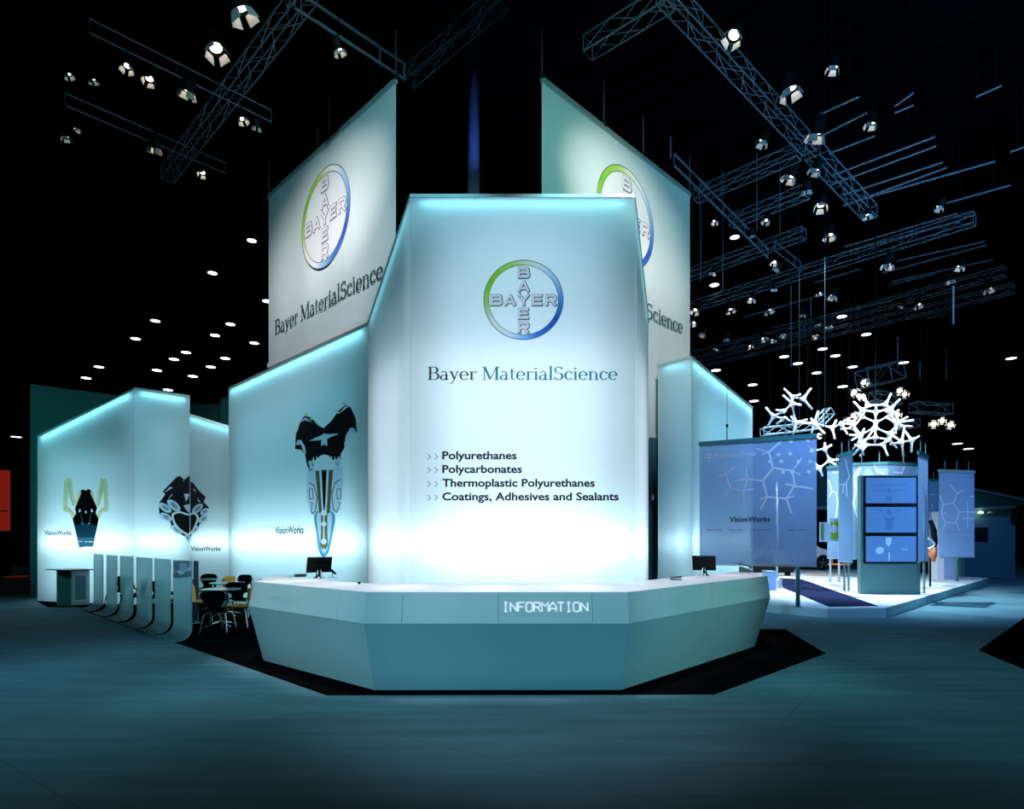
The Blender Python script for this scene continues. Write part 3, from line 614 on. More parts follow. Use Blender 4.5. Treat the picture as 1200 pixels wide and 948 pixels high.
def seg_panels(Ta, Tb, La, Lb, cuts, nm):
    cuts = [0]+cuts+[1]
    for i in range(len(cuts)-1):
        g = .0007; s0, s1 = cuts[i]+(g if i else 0), cuts[i+1]-(g if i < len(cuts)-2 else 0)
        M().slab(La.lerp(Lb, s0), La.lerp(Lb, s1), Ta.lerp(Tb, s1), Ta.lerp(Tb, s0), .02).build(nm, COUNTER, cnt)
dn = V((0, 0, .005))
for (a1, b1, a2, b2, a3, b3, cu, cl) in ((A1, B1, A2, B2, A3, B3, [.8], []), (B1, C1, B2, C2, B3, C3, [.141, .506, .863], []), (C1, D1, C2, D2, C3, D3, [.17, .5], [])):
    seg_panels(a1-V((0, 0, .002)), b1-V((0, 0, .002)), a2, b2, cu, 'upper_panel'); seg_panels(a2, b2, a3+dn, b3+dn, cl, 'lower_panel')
AE, DE = V((-3.82, 9.9, .015)), V((4.15, 11.3, .015))
M().slab(V((-3.86, 9.95, .79)), A2, A1, AB, .02).slab(AE, A3+dn, A2, V((-3.86, 9.95, .79)), .02).build('end_panel', COUNTER, cnt)
M().slab(D2, V((4.34, 11.45, .79)), DB, D1, .02).slab(D3+dn, DE, V((4.34, 11.45, .79)), D2, .02).build('end_panel', COUNTER, cnt)
M().slab(CB, BB, V((BB.x, BB.y, .02)), V((CB.x, CB.y, .02)), .02).slab(BB, AB, V((AB.x, AB.y, .02)), V((BB.x, BB.y, .02)), .02).slab(DB, CB, V((CB.x, CB.y, .02)), V((DB.x, DB.y, .02)), .02).build('rear_panel', COUNTER, cnt)
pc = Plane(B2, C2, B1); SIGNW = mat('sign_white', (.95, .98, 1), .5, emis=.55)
pix_text('INFORMATION', pc, pc.hit(588.9, 716.8), (688.3-588.9)*6.76/FPX, 10.8*6.76/FPX, cnt, SIGNW, wd=.68)
FAINT = mat('sign_relief_pale', (.7, .84, .86), .5)
pcl = Plane(A2, B2, A1); a_ = pcl.hit(311, 702.5); b_ = pcl.hit(350, 707.5); pix_text('INFORMATION', pcl, a_, (b_-a_).length, .085, cnt, FAINT, wd=.4, off=.003)
pcr = Plane(C2, D2, C1)
for xa, ya, xb, yb in ((762, 712, 807, 705), (858, 697, 889, 692)):
    a_ = pcr.hit(xa, ya); b_ = pcr.hit(xb, yb); pix_text('INFORMATION', pcr, a_, (b_-a_).length, .09, cnt, FAINT, wd=.35, off=.003)

# things on the counter
def monitor(loc, rz, label):
    r = empty('flat_monitor', loc, rz, label=label, cat='monitor', group='monitors on the counter'); r['_local'] = 1
    c, s_ = math.cos(.45), math.sin(.45)
    ax = [V((1, 0, 0)), V((0, c, s_)), V((0, -s_, c))]       # back faces -Y (the aisle), top leaning over it
    M().obox((0, 0, .20), ax, (.18, .018, .125)).build('screen_case', BLACK, r, bevel=.006)
    M().obox((0, .017, .208), ax, (.17, .004, .115)).build('display', mat('display_glow', (.2, .3, .35), .3, emis=.3), r)
    M().obox((0, -.026, .185), ax, (.06, .012, .05)).build('rear_bulge', BLACK, r, bevel=.004)
    M().lathe([(.085, 0), (.08, .012), (.05, .03), (.04, .09), (.03, .15)], 18).build('stand', CHROME, r, smooth=True)
    return r
def topat(px, py): return onz(px, py, 1.12)
p = topat(374, 677.5); monitor((p.x, p.y, 1.121), .5, 'black tilted monitor seen from behind on the left end of the counter')
p = topat(825, 674.5); monitor((p.x, p.y, 1.121), -.4, 'black tilted monitor seen from behind on the right arm of the counter')
def on_counter(name, px, py, rz, label, cat):
    p = topat(px, py); r = empty(name, (p.x, p.y, 1.1215), rz, label=label, cat=cat); r['_local'] = 1; return r
r = on_counter('desk_telephone', 874, 670.5, -.5, 'grey telephone with raised handset on the counter right end', 'telephone')
M().hexa([(-.1, -.1, 0), (.12, -.1, 0), (.12, .1, 0), (-.1, .1, 0), (-.1, -.1, .10), (.12, -.1, .02), (.12, .1, .02), (-.1, .1, .10)]).build('base', mat('phone_grey', (.08, .17, .18), .4), r, bevel=.004)
M().tube([(-.12, -.02, .14), (-.09, -.02, .165), (.07, -.02, .10), (.1, -.02, .07)], [.028, .016, .016, .028], 10).build('handset', mat('phone_green', (.05, .14, .14), .35), r, smooth=True)
M().box(-.02, .08, -.06, .06, .062, .066).build('keypad', PALE, r)
r = on_counter('black_stapler', 792, 679.5, -.3, 'small black stapler lying on the counter near the tower door', 'stapler')
M().box(-.08, .08, -.02, .02, 0, .015).build('base', BLACK, r, bevel=.004); M().hexa([(-.08, -.018, .022), (.08, -.018, .03), (.08, .018, .03), (-.08, .018, .022), (-.08, -.015, .035), (.08, -.015, .055), (.08, .015, .055), (-.08, .015, .035)]).build('arm', BLACK, r)
r = on_counter('note_box', 352, 676, .6, 'dark teal leaflet box beside the left monitor', 'box')
M().box(-.08, .08, -.05, .05, 0, .045).build('tray', GREENW, r, bevel=.003); M().box(-.075, .075, -.045, .045, .045, .05).build('paper', WHITE, r)
r = on_counter('paper_leaflet', 340, 675.5, .5, 'flat pale leaflet lying left of the note box', 'leaflet')
M().hexa([(-.1, -.06, 0), (.1, -.06, 0), (.1, .06, 0), (-.1, .06, 0), (-.1, -.06, .004), (.1, -.06, .02), (.1, .06, .02), (-.1, .06, .004)]).build('sheet', WHITE, r)
r = on_counter('desk_phone', 390, 677, -.9, 'slim black and silver handset on an arm right of the left monitor', 'telephone')
M().tube([(-.14, 0, .13), (-.02, 0, .10), (.1, 0, .06)], [.018, .022, .014], 8).build('handset', BLACK, r, smooth=True); M().tube([(0, 0, .0), (-.02, 0, .09)], .008, 6).build('arm', CHROME, r); M().box(-.12, .09, -.03, .03, 0, .008).build('base', CHROME, r)
r = on_counter('pen_holder', 421, 684.5, 0, 'tiny dark pen pot at the back edge of the counter', 'pen pot')
M().lathe([(.018, 0), (.018, .03), (.015, .03), (.015, .004)], 10).build('pot', BLACK, r)

# ---------------------------------------------------------------- podium at the far left
pod = empty('display_podium', (-11.2, 15.9, 0), label='green-grey display cabinet with wide flat top before the far left wall', cat='podium')
K = V((-11.16, 15.67, 0)); l = V((-11.64, 15.83, 0)); r_ = V((-10.91, 16.0, 0)); bk = V((-11.39, 16.16, 0)); up = V((0, 0, .9)); z0 = V((0, 0, .013))
CAB = mat('cabinet_green_grey', (.1, .26, .25), .5, noise=.05); CABL = mat('cabinet_pale_frame', (.5, .68, .74), .4)
K, l, r_, bk = K+z0, l+z0, r_+z0, bk+z0
M().hexa([l, K, r_, bk, l+up, K+up, r_+up, bk+up]).build('cabinet_body', CAB, pod)
d = (r_-K).normalized(); nrm = V((d.y, -d.x, 0))
def rp(a, b, o=.0): return K+(r_-K)*a+V((0, 0, b))+nrm*o
M().slab(rp(.02, .02, .012), rp(.98, .02, .012), rp(.98, .88, .012), rp(.02, .88, .012), .011).build('side_frame', CABL, pod)
M().slab(rp(.16, .1, .016), rp(.86, .1, .016), rp(.86, .8, .016), rp(.16, .8, .016), .003).build('side_rim', WHITE, pod)
M().slab(rp(.22, .14, .019), rp(.80, .14, .019), rp(.80, .76, .019), rp(.22, .76, .019), .003).build('side_window', mat('cabinet_window', (.1, .25, .32), .2), pod)
d2 = (l-K).normalized(); n2 = V((-d2.y, d2.x, 0)); n2 = n2 if n2.y < 0 else -n2
hm = M()
for i in range(16): q = l+(K-l)*.07+V((0, 0, .08+i*.05))+n2*.003; hm.obox(q, [d2, n2, V((0, 0, 1))], (.012, .003, .012))
hm.build('peg_holes', WHITE, pod)['kind'] = 'stuff'
for a, b in ((.14, .12), (.9, .12), (.14, .8), (.9, .8)): q = l+(K-l)*a+V((0, 0, b))+n2*.004; M().obox(q, [d2, n2, V((0, 0, 1))], (.016, .006, .016)).build('bolt', BLACK, pod)
M().prism([(-11.97, 15.9), (-11.15, 15.42), (-10.66, 15.85), (-11.45, 16.3)], .915, .94).build('table_top', mat('podium_top', (.05, .08, .09), .3), pod)

# ---------------------------------------------------------------- glass blades
bl_labels = ['farthest and narrowest of the six frosted glass screens, next to the podium', 'second frosted glass screen from the podium', 'third frosted glass screen from the podium', 'fourth frosted glass screen from the podium, in front of the wall fold',
             'fifth frosted glass screen from the podium, second nearest the chairs', 'nearest and widest frosted glass screen with pale patches near its top, beside the chairs']
rng_ = [(110, 121), (125, 137.3), (141, 156), (160.3, 178.3), (181.5, 200), (203.3, 225)]
def line5(px, c=5.0): u = (px-HX)/FPX; Y = c/(1+u); return V((u*Y, Y, 0))
for i, (xa, xb) in enumerate(rng_):
    a, b = line5(xa), line5(xb); root = empty('glass_screen', (a.x, a.y, .013), label=bl_labels[i], cat='glass screen', group='frosted glass screens along the aisle')
    r = (b-a).normalized(); n = V((-r.y, r.x, 0)); n = n if n.dot(-a) > 0 else -n; m = M()
    prof = [(0, 1.34), (0, .6), (0, .24)]+[(.2-.2*math.cos(t*PI/12), .22-.2*math.sin(t*PI/12)) for t in range(0, 7)]+[(.30, .016)]
    prof = [(p[0], p[1]+.0) for p in prof]
    vs = []
    for q in prof:
        for e_ in (a, b): vs.append(e_+n*q[0]+V((0, 0, q[1])))
    k = len(prof); m.add(vs, [(2*j, 2*j+1, 2*j+3, 2*j+2) for j in range(k-1)])
    m.build('glass_sheet', GLASS, root, smooth=True)
    for e_, nm in ((a, 'glass_edge'), (b, 'glass_edge')):
        M().tube([e_+n*q[0]+V((0, 0, q[1])) for q in prof], .006, 5).build(nm, mat('glass_edge', (.35, .6, .6), .2), root)
    if i == 5:
        pg = vplane(a, b); f = Print(pg, .012)
        f.poly([(203.5, 658), (222, 657), (224, 664), (214, 667), (206, 670)], LIGHT_TXT); f.poly(smooth_pts([(203.6, 672), (209, 670), (213, 674), (218, 670), (224, 669), (224.6, 675), (216, 677), (205, 677)], 2), LIGHT_TXT)
        f.poly([(210, 661), (219, 659), (221, 668), (213, 669)], PALE, 1); f.build('print', root)  # pale patches laid flat on the glass
a = V((-6.35, 12.35, .013)); root = empty('glass_screen', a, label='slim dark frosted glass screen standing behind the nearest one', cat='glass screen', group='frosted glass screens along the aisle')
M().box(a.x, a.x+.10, a.y, a.y+.012, .013, 1.27).build('glass_sheet', mat('dark_frosted_glass', (.12, .34, .36), .3, transp=.15), root)
M().box(a.x-.02, a.x+.12, a.y-.1, a.y+.1, .013, .03).build('foot', CHROME, root)

# ---------------------------------------------------------------- chairs and tables
def make_chair(mt, label, name):
    r = empty(name, (0, 0, 0), label=label, cat='chair'); r['_local'] = 1
    prof = [(.22, .43, .26), (.20, .445, .34), (.10, .45, .41), (0, .445, .42), (-.10, .445, .38), (-.17, .46, .30), (-.205, .50, .22), (-.225, .56, .22), (-.245, .63, .34), (-.265, .70, .42), (-.28, .76, .41), (-.29, .805, .33), (-.294, .825, .2)]
    vs = []; nx = 8
    for y, z, w_ in prof:
        for i in range(nx+1):
            t = i/nx*2-1; cup = .035*t*t
            if z < .5: vs.append(V((t*w_/2, y, z+cup)))
            else: vs.append(V((t*w_/2, y+cup, z)))
    m = M(); n = len(prof); th = V((0, .0, 0)); lo = []
    for i, (y, z, w_) in enumerate(prof):
        d_ = V((0, 0, -.012)) if z < .47 else V((0, -.012, 0))
        for j in range(nx+1): lo.append(vs[i*(nx+1)+j]+d_)
    N_ = len(vs); fs = []
    for i in range(n-1):
        for j in range(nx):
            q = (i*(nx+1)+j, i*(nx+1)+j+1, (i+1)*(nx+1)+j+1, (i+1)*(nx+1)+j); fs += [q, tuple(N_+x for x in q[::-1])]
    for i in range(n-1):
        for j in (0, nx): a_, b_ = i*(nx+1)+j, (i+1)*(nx+1)+j; fs.append((a_, b_, N_+b_, N_+a_))
    for i in (0, n-1):
        for j in range(nx): a_, b_ = i*(nx+1)+j, i*(nx+1)+j+1; fs.append((a_, b_, N_+b_, N_+a_))
    m.add(vs+lo, fs); parts = [m.build('seat_shell', mt, r, smooth=True)]
    for sx in (1, -1):
        for sy in (1, -1):
            parts.append(M().tube([(sx*.04, sy*.03, .425), (sx*.13, sy*.12, .42), (sx*.165, sy*.155, .405), (sx*.185, sy*.175, .36), (sx*.215, sy*.22, .12), (sx*.23, sy*.235, .008)], .0125, 8).build('leg', CHROME, r, smooth=True))
    parts.append(M().lathe([(.07, 0), (.08, .01), (.05, .02)], 14, (0, 0, .415)).build('seat_mount', CHROME, r)); CH[r.name] = parts
    return r
black0 = make_chair(BLACK, '', 'black_chair'); ochre0 = make_chair(OCHRE, '', 'ochre_chair'); used = set()
def chair(px, Z, face, kind, label):
    src = black0 if kind == 'b' else ochre0
    if src.name in used: o = copy_fast(src)
    else: used.add(src.name); o = src
    o.location = ((px-HX)*Z/FPX, Z, .0125); o.rotation_euler.z = math.radians(face); o['label'] = label
    o['group'] = 'black shell chairs' if kind == 'b' else 'ochre shell chairs'; return o
# face: direction the sitter looks, 0 = away from the camera
chair(256, 10.75, 5, 'b', 'black shell chair seen from behind, nearest the camera among the chairs')
chair(281, 11.35, 92, 'o', 'ochre chair in profile between the nearest black chair and the counter')
chair(239, 12.1, -82, 'o', 'ochre chair half hidden behind the nearest glass screen')
chair(243, 13.6, -60, 'o', 'ochre chair behind the half-hidden ochre one, its rounded back turned away')
chair(258, 14.7, 75, 'o', 'ochre chair with narrow upright back in the middle of the group')
chair(239, 15.2, 180, 'b', 'black chair facing the aisle at the back, just right of the nearest glass screen')
chair(281, 12.8, 10, 'b', 'black chair with wide back in the middle, just left of the counter')
chair(279, 14.9, 165, 'b', 'black chair directly behind the middle black chair')
chair(297, 14.9, 185, 'b', 'black chair at the back beside the left end of the counter')
chair(308, 13.3, -170, 'b', 'black chair almost hidden behind the counter end, only its top showing')
chair(139, 14.9, 60, 'b', 'black chair seen in the gap between the second and third glass screens')
chair(156, 13.7, 100, 'b', 'black chair seen in the gap between the third and fourth glass screens')
chair(168, 15.3, -60, 'o', 'ochre chair behind the fourth glass screen')
chair(180, 13.3, 60, 'b', 'black chair seen in the gap between the fourth and fifth glass screens')
chair(202, 12.7, -40, 'o', 'ochre chair seen in the gap between the two nearest glass screens')
chair(197, 14.2, 120, 'b', 'black chair behind the fifth glass screen')
def table(px, Z, R, label):
    r = empty('bistro_table', ((px-HX)*Z/FPX, Z, .0125), label=label, cat='table', group='round bistro tables'); r['_local'] = 1
    M().lathe([(R, .715), (R+.004, .722), (R, .73)], 28).build('table_top', mat('table_glass', (.35, .55, .58), .15, noise=.03), r)
    M().lathe([(.028, .03), (.028, .70), (.09, .714)], 14).build('post', CHROME, r, smooth=True)
    for k in range(4):
        a_ = PI/4+k*PI/2+.2; M().tube([(0, 0, .09), (.15*math.cos(a_), .15*math.sin(a_), .07), (.34*math.cos(a_), .34*math.sin(a_), .014)], [.02, .016, .012], 8).build('foot', CHROME, r, smooth=True)
table(258.5, 12.0, .36, 'round table on a chrome star base behind the nearest black chair')
table(266, 13.7, .36, 'round table between the middle and the back black chairs')
table(252, 15.0, .36, 'farthest round table, before the recessed wall')

# ---------------------------------------------------------------- dark booths at the far left
def booth(label, parts, loc, name='dark_booth_wall', mt=GREENW):
    r = empty(name, loc, label=label, cat='booth wall')
    for b in parts: M().box(*b).build('wall_panel', mt, r)
    return r
GW2 = mat('deep_green_wall', (.02, .09, .09), .8, noise=.05)
b1 = booth('tall dark green wall standing behind the far left illuminated wall', [], (-14.5, 19, 0))
a, b = at(35.5, 450, 18.4), at(175, 468, 20.4); M().hexa([(a.x, a.y, 0), (b.x, b.y, 0), (b.x+.3, b.y+.3, 0), (a.x-.2, a.y+.5, 0), (a.x, a.y, a.z), (b.x, b.y, a.z), (b.x+.3, b.y+.3, a.z), (a.x-.2, a.y+.5, a.z)]).build('front_panel', GREENW, b1)
M().hexa([(a.x-.3, a.y+.6, 0), (a.x-.01, a.y, 0), (a.x-.01, a.y+.3, 0), (a.x-.3, a.y+.9, 0), (a.x-.3, a.y+.6, a.z-.1), (a.x-.01, a.y, a.z-.1), (a.x-.01, a.y+.3, a.z-.1), (a.x-.3, a.y+.9, a.z-.1)]).build('end_panel', GW2, b1)
b2 = booth('dark teal wall seen above the short recessed wall', [], (-11, 22, 0)); a, b = at(215, 474, 23), at(259, 478.5, 22)
M().hexa([(a.x, a.y, 0), (b.x, b.y, 0), (b.x, b.y+.3, 0), (a.x, a.y+.3, 0), (a.x, a.y, a.z), (b.x, b.y, a.z-.2), (b.x, b.y+.3, a.z-.2), (a.x, a.y+.3, a.z)]).build('wall_panel', GW2, b2)
a, b = at(258.5, 467, 20.5), at(272, 463, 20); M().hexa([(a.x, a.y, 0), (b.x, b.y, 0), (b.x, b.y+.3, 0), (a.x, a.y+.3, 0), (a.x, a.y, a.z), (b.x, b.y, b.z), (b.x, b.y+.3, b.z), (a.x, a.y+.3, a.z)]).build('wall_panel', GREENW, b2)
rs = empty('red_light_panel', (-24, 30, 0), label='glowing red panel at the left edge of the picture', cat='panel')
a, b = at(-14, 551, 29), at(9, 622, 29); M().box(a.x, b.x, 29, 29.15, b.z, a.z).build('panel', mat('red_backlit', (.3, .02, .01), .6, emis=.16, ecol=(1, .06, .04)), rs)
M().box(a.x, b.x, 29.0, 29.2, 0, b.z).build('base', HALLM, rs); M().box(a.x, b.x, 28.98, 29, b.z+.9, b.z+.95).build('seam', BLACK, rs)
rt = empty('red_table', (-22.7, 28, 0), label='low red table in the dark at the far left', cat='table'); a = at(12, 673, 28); b = at(30, 675, 28)
M().box(a.x, b.x, 27.6, 28.4, b.z-.06, b.z).build('table_top', mat('red_lacquer_glow', (.5, .05, .02), .4, emis=.05, ecol=(1, .1, .03)), rt)  # faint emission put into the lacquer; the table is no lamp
for x in (a.x+.05, b.x-.05): M().box(x-.03, x+.03, 27.9, 28.0, 0, b.z-.06).build('leg', BLACK, rt)

# ---------------------------------------------------------------- white stage on the right
ST = .22; P1, P2_, P3 = onz(970, 724.8, 0), onz(1038, 724.2, 0), onz(1158, 684.3, 0)
stage_pts = [(5.45, 14.95), (P1.x, P1.y), (P2_.x, P2_.y), (P3.x, P3.y), (17.2, 31), (9.2, 31), (7.9, 19)]
stg = empty('stage_platform', (8, 18, 0), label='low white stage platform at the right carrying kiosk and screens', cat='platform')
M().prism(stage_pts, ST-.03, ST).build('deck', STAGEW, stg)
inn = M()
for i in range(len(stage_pts)):
    a, b = V((*stage_pts[i], 0)), V((*stage_pts[(i+1) % len(stage_pts)], 0)); L_ = (b-a).length; k = max(1, round(L_/1.3)) if i in (0, 1, 2) else 1
    for j in range(k):
        p, q = a.lerp(b, j/k+.0015), a.lerp(b, (j+1)/k-.0015); M().slab(p+V((0, 0, .004)), q+V((0, 0, .004)), q+V((0, 0, ST-.031)), p+V((0, 0, ST-.031)), .03).build('kerb_board', KERB, stg)
rn = [onz(x, y, ST) for x, y in ((912.5, 677.5), (940, 679), (1029, 710.3), (971.5, 711.2), (917.5, 689))]
tag(M().prism([(p.x, p.y) for p in rn], ST+.001, ST+.008).build('carpet_runner', NAVY), 'navy carpet strip running across the white stage', 'carpet')
tag(M().prism([(onz(x, y, ST).x, onz(x, y, ST).y) for x, y in ((945, 673.4), (992, 675.6), (992, 676.4), (945, 674))], ST+.001, ST+.004).build('floor_stripe', mat('orange_tape', (.8, .25, .1), .6)), 'thin orange line on the stage floor', 'floor line')

# kiosk
kz = 16.66; kx0, kx1 = (1008.6-HX)*kz/FPX, (1078.6-HX)*kz/FPX; kt = CZ+(632-557)*kz/FPX
ki = empty('video_kiosk', ((kx0+kx1)/2, kz, ST), label='tall green-grey kiosk with three stacked blue video screens', cat='kiosk')
KM = mat('kiosk_green_grey', (.12, .24, .22), .5, noise=.03); M().hexa([(kx0, kz, ST+.002), (kx1, kz, ST+.002), (kx1-.01, kz+.16, ST+.002), (kx0, kz+.16, ST+.002), (kx0, kz, kt), (kx1, kz, kt), (kx1-.01, kz+.16, kt), (kx0, kz+.16, kt)]).build('body', KM, ki)
SB = mat('video_blue', (.05, .15, .35), .3, emis=.36, ecol=(.12, .36, .86), noise=.03, scale=3)
SBD = mat('video_blue_shade', (.05, .15, .35), .3, emis=.27, ecol=(.08, .27, .7)); SBL = mat('video_blue_light', (.1, .3, .5), .3, emis=.6, ecol=(.3, .6, .95))
pk = Plane((kx0, kz-.045, 0), (kx1, kz-.045, 0), (kx0, kz-.045, 1))
def kx(px): return (px-HX)*kz/FPX
def kzf(py): return CZ+(632-py)*kz/FPX
for i, (y0, y1) in enumerate(((560, 589.8), (594.2, 624), (628.4, 658.2))):
    sc_ = M().box(kx(1011.6), kx(1074.6), kz-.04, kz-.001, kzf(y1+2), kzf(y0-1.8)).build('screen', BLACK, ki)
    M().box(kx(1013.6), kx(1072.4), kz-.044, kz-.04, kzf(y1), kzf(y0)).build('display', SB, sc_)
    f = Print(pk)
    if i == 0: f.line([(1022, 569), (1064, 568)], .8, SBD); f.poly(ell(1042, 584, 3.6, 3), SBD); f.line([(1024, 575), (1038, 575)], .8, SBD); f.line([(1046, 575), (1062, 574)], .8, SBD); f.poly([(1039, 575), (1042, 570), (1045, 575), (1042, 578)], SBD)
    if i == 1: f.poly(smooth_pts([(1035, 604), (1042, 608), (1049, 604), (1046, 612), (1046, 620), (1038, 620), (1038, 612)], 2), SBD); f.poly(ell(1042, 600, 3, 3), SBD); f.line([(1028, 597), (1036, 600)], 1.5, SBD); f.line([(1056, 597), (1048, 600)], 1.5, SBD); f.line([(1021, 609), (1063, 609)], .5, SBD)
    if i == 2: f.poly(ell(1031, 645, 5, 4, -15), SBL); f.poly([(1038, 630), (1045, 630), (1044, 637), (1041, 641), (1038, 637)], SBL); f.line([(1056, 643.5), (1064, 644.3)], .9, SBL); f.line([(1042, 647), (1042, 657)], 1.6, SBL)
    o = f.build('picture', sc_)

# printed gauze screens
def gauze(label, xa, xb, Za, Zb, zt=3.92, zb=1.11, hook=2, top_mt=GREENW):
    a, b = V(((xa-HX)*Za/FPX, Za)), V(((xb-HX)*Zb/FPX, Zb)); r = empty('printed_screen', (a.x, a.y, zb), label=label, cat='banner', group='printed gauze screens on the stage')
    M().slab((a.x, a.y, zb), (b.x, b.y, zb), (b.x, b.y, zt), (a.x, a.y, zt), .004).build('cloth', SCREEN, r)
    d = (b-a); L_ = d.length; d /= L_; n = V((d.y, -d.x)); mid = (a+b)/2
    M().obox((mid.x, mid.y, zt+.02), [(d.x, d.y, 0), (n.x, n.y, 0), (0, 0, 1)], (L_/2+.01, .03, .045)).build('top_rail', top_mt, r)
    M().obox((mid.x, mid.y, zb), [(d.x, d.y, 0), (n.x, n.y, 0), (0, 0, 1)], (L_/2, .015, .018)).build('bottom_rail', RAIL, r)
    for k in range(hook):
        p = a+d*L_*((k+.5)/hook); M().tube([(p.x, p.y, zt+.06), (p.x, p.y, zt+.34)], .014, 6).build('hook', POLE, r); M().obox((p.x, p.y, zt+.36), [(1, 0, 0), (0, 1, 0), (0, 0, 1)], (.02, .02, .03)).build('hook_knob', BLACK, r); M().tube([(p.x, p.y, zt+.38), (p.x, p.y, CEIL)], .005, 5).build('upper_wire', HALLM, r)
    return r, vplane(a, b)
ga, pa = gauze('large blue printed screen with molecule pattern between the counter and the kiosk', 819.8, 957, 13.2, 12.14, 3.71, 1.17, 2)
def za(p): return [(815+x/7.9, 505+y/7.9) for x, y in p]
f = Print(pa, .006)
for p, w_ in (([(180, 425), (280, 405)], 1.8), ([(240, 355), (285, 405)], 1.8), ([(365, 325), (282, 400), (325, 535), (240, 630)], 2.1), ([(325, 535), (450, 552), (548, 538)], 1.9), ([(450, 552), (452, 685)], 2.2), ([(450, 552), (478, 448), (468, 315)], 1.9), ([(360, 462), (478, 446), (625, 462)], 2), ([(625, 462), (665, 612), (600, 728)], 2.2), ([(625, 462), (718, 342), (900, 370), (918, 510), (842, 625), (665, 612), (600, 630)], 2.3), ([(718, 342), (680, 195), (795, 95)], 2.3), ([(555, 160), (680, 195), (615, 215)], 1.8), ([(900, 370), (985, 250)], 2), ([(900, 370), (972, 408)], 1.6), ([(918, 510), (832, 490)], 2), ([(918, 510), (1090, 535)], 2.3), ([(842, 625), (915, 602)], 1.8), ([(842, 625), (888, 765)], 2.5)):
    f.line(za(p), w_, LIGHT_TXT)
for p in ([(690, 285), (770, 220), (878, 212), (952, 285), (895, 390), (810, 385), (735, 430)], [(690, 285), (795, 285), (860, 240)], [(880, 212), (885, 100)], [(952, 285), (1065, 285), (1112, 290)], [(895, 390), (1052, 380)], [(1040, 90), (1075, 185), (1065, 285)]): f.line(za(p), .5, PALE, 1)
for x, y in ((690, 285), (770, 220), (878, 212), (795, 282), (952, 285), (895, 390), (810, 383), (885, 98), (1040, 90), (1075, 185), (1062, 285), (1052, 380)): f.poly(za(ell(x, y, 19, 17)), LIGHT_TXT, 2)
rr = [(125+36*math.cos(k*PI/12), 248+36*math.sin(k*PI/12)) for k in range(25)]; f.line(za(rr), .7, LIGHT_TXT); f.line(za([(100, 248), (150, 248)]), 1.1, LIGHT_TXT); f.line(za([(125, 222), (125, 274)]), 1.1, LIGHT_TXT)
f.build('printed_pattern', ga)
b0 = pa.hit(837, 536.6); b9 = pa.hit(886, 532.4); bb = V((b0.x, b0.y, b0.z)); serif_text([('Bayer MaterialScience', LIGHT_TXT)], pa, bb, V((b9.x-b0.x, b9.y-b0.y)).length, .085, ga, off=.008, bold=.05)
b0 = pa.hit(855, 611.6); b9 = pa.hit(902.5, 611); font_text('VisionWorks', pa, b0, V((b9.x-b0.x, b9.y-b0.y)).length, .105, ga, VWT, bold=.026, off=.008)
for xa, xb in ((828.5, 846), (854.5, 873), (882, 901.5), (924, 946)):
    b0 = pa.hit(xa, 621.8); b9 = pa.hit(xb, 621.8); font_text('Best Ideas', pa, b0, V((b9.x-b0.x, b9.y-b0.y)).length, .032, ga, GREY_TXT, off=.008)
def molec(pl_, root, lines, w_=1.4):
    f = Print(pl_, .006)
    for p in lines: f.line(p, w_, LIGHT_TXT)
    f.build('printed_pattern', root)
def z8(p): return [(960+x/5, 530+y/5) for x, y in p]
g, pp = gauze('narrow printed screen left of the kiosk, farthest left of its ring', 969.5, 984, 19.4, 19.0); molec(pp, g, [z8([(55, 160), (75, 230), (100, 235), (110, 300), (95, 400)]), z8([(80, 120), (115, 118)]), z8([(75, 230), (60, 260)])])
g, pp = gauze('tall printed screen just left of the kiosk, angled toward the counter', 982.5, 999, 16.7, 15.8); molec(pp, g, [z8([(155, 40), (170, 110), (180, 140), (160, 180), (165, 260)]), z8([(120, 190), (145, 185), (160, 190)]), z8([(145, 185), (140, 240)])])
g, pp = gauze('printed screen behind the top left of the kiosk', 999.5, 1041, 18.5, 18.2, hook=2); molec(pp, g, [z8([(200, 130), (225, 135), (240, 90)]), z8([(205, 150), (215, 220), (200, 300), (222, 380)]), z8([(325, 80), (342, 128)]), z8([(358, 120), (382, 128)])], 1.8)
g, pp = gauze('printed screen behind the top right of the kiosk', 1041.5, 1075.5, 18.2, 18.6, hook=1); molec(pp, g, [z8([(435, 118), (485, 122), (497, 82)]), z8([(565, 85), (578, 125)])], 1.8)
g, pp = gauze('narrow printed screen just right of the kiosk', 1076, 1087.5, 16.0, 16.8); molec(pp, g, [z8([(590, 50), (612, 100), (625, 150), (622, 210)]), z8([(600, 180), (612, 240), (622, 245)])])
g, pp = gauze('small printed screen in the gap right of the kiosk, farthest back', 1088.5, 1099.5, 23.4, 23.6, hook=1); molec(pp, g, [z8([(645, 250), (690, 245)]), z8([(660, 300), (670, 380)])], .9)
g, pp = gauze('separate printed screen farthest right on the stage, with hexagon pattern', 1100.3, 1141.8, 20.2, 20.6, hook=3, top_mt=RAIL)
molec(pp, g, [z8([(765, 190), (808, 240), (848, 222)]), z8([(808, 240), (785, 298), (725, 305), (705, 250)]), z8([(785, 298), (818, 350), (800, 412), (738, 412), (715, 360), (725, 305)]), z8([(818, 350), (868, 348), (910, 352)]), z8([(868, 290), (868, 440)]), z8([(840, 388), (912, 388)]), z8([(738, 412), (725, 455)]), z8([(800, 412), (825, 465)]), z8([(715, 360), (745, 358)]), z8([(880, 258), (908, 260)])], 1.3)
f = Print(pp, .008); f.line(z8([(735, 465), (905, 465)]), .35, GREY_TXT); f.line(z8([(760, 165), (870, 168)]), .8, PALE); f.line([(1106+3*math.cos(k*PI/8), 562.5+3*math.sin(k*PI/8)) for k in range(17)], .6, PALE); f.build('small_print', g)

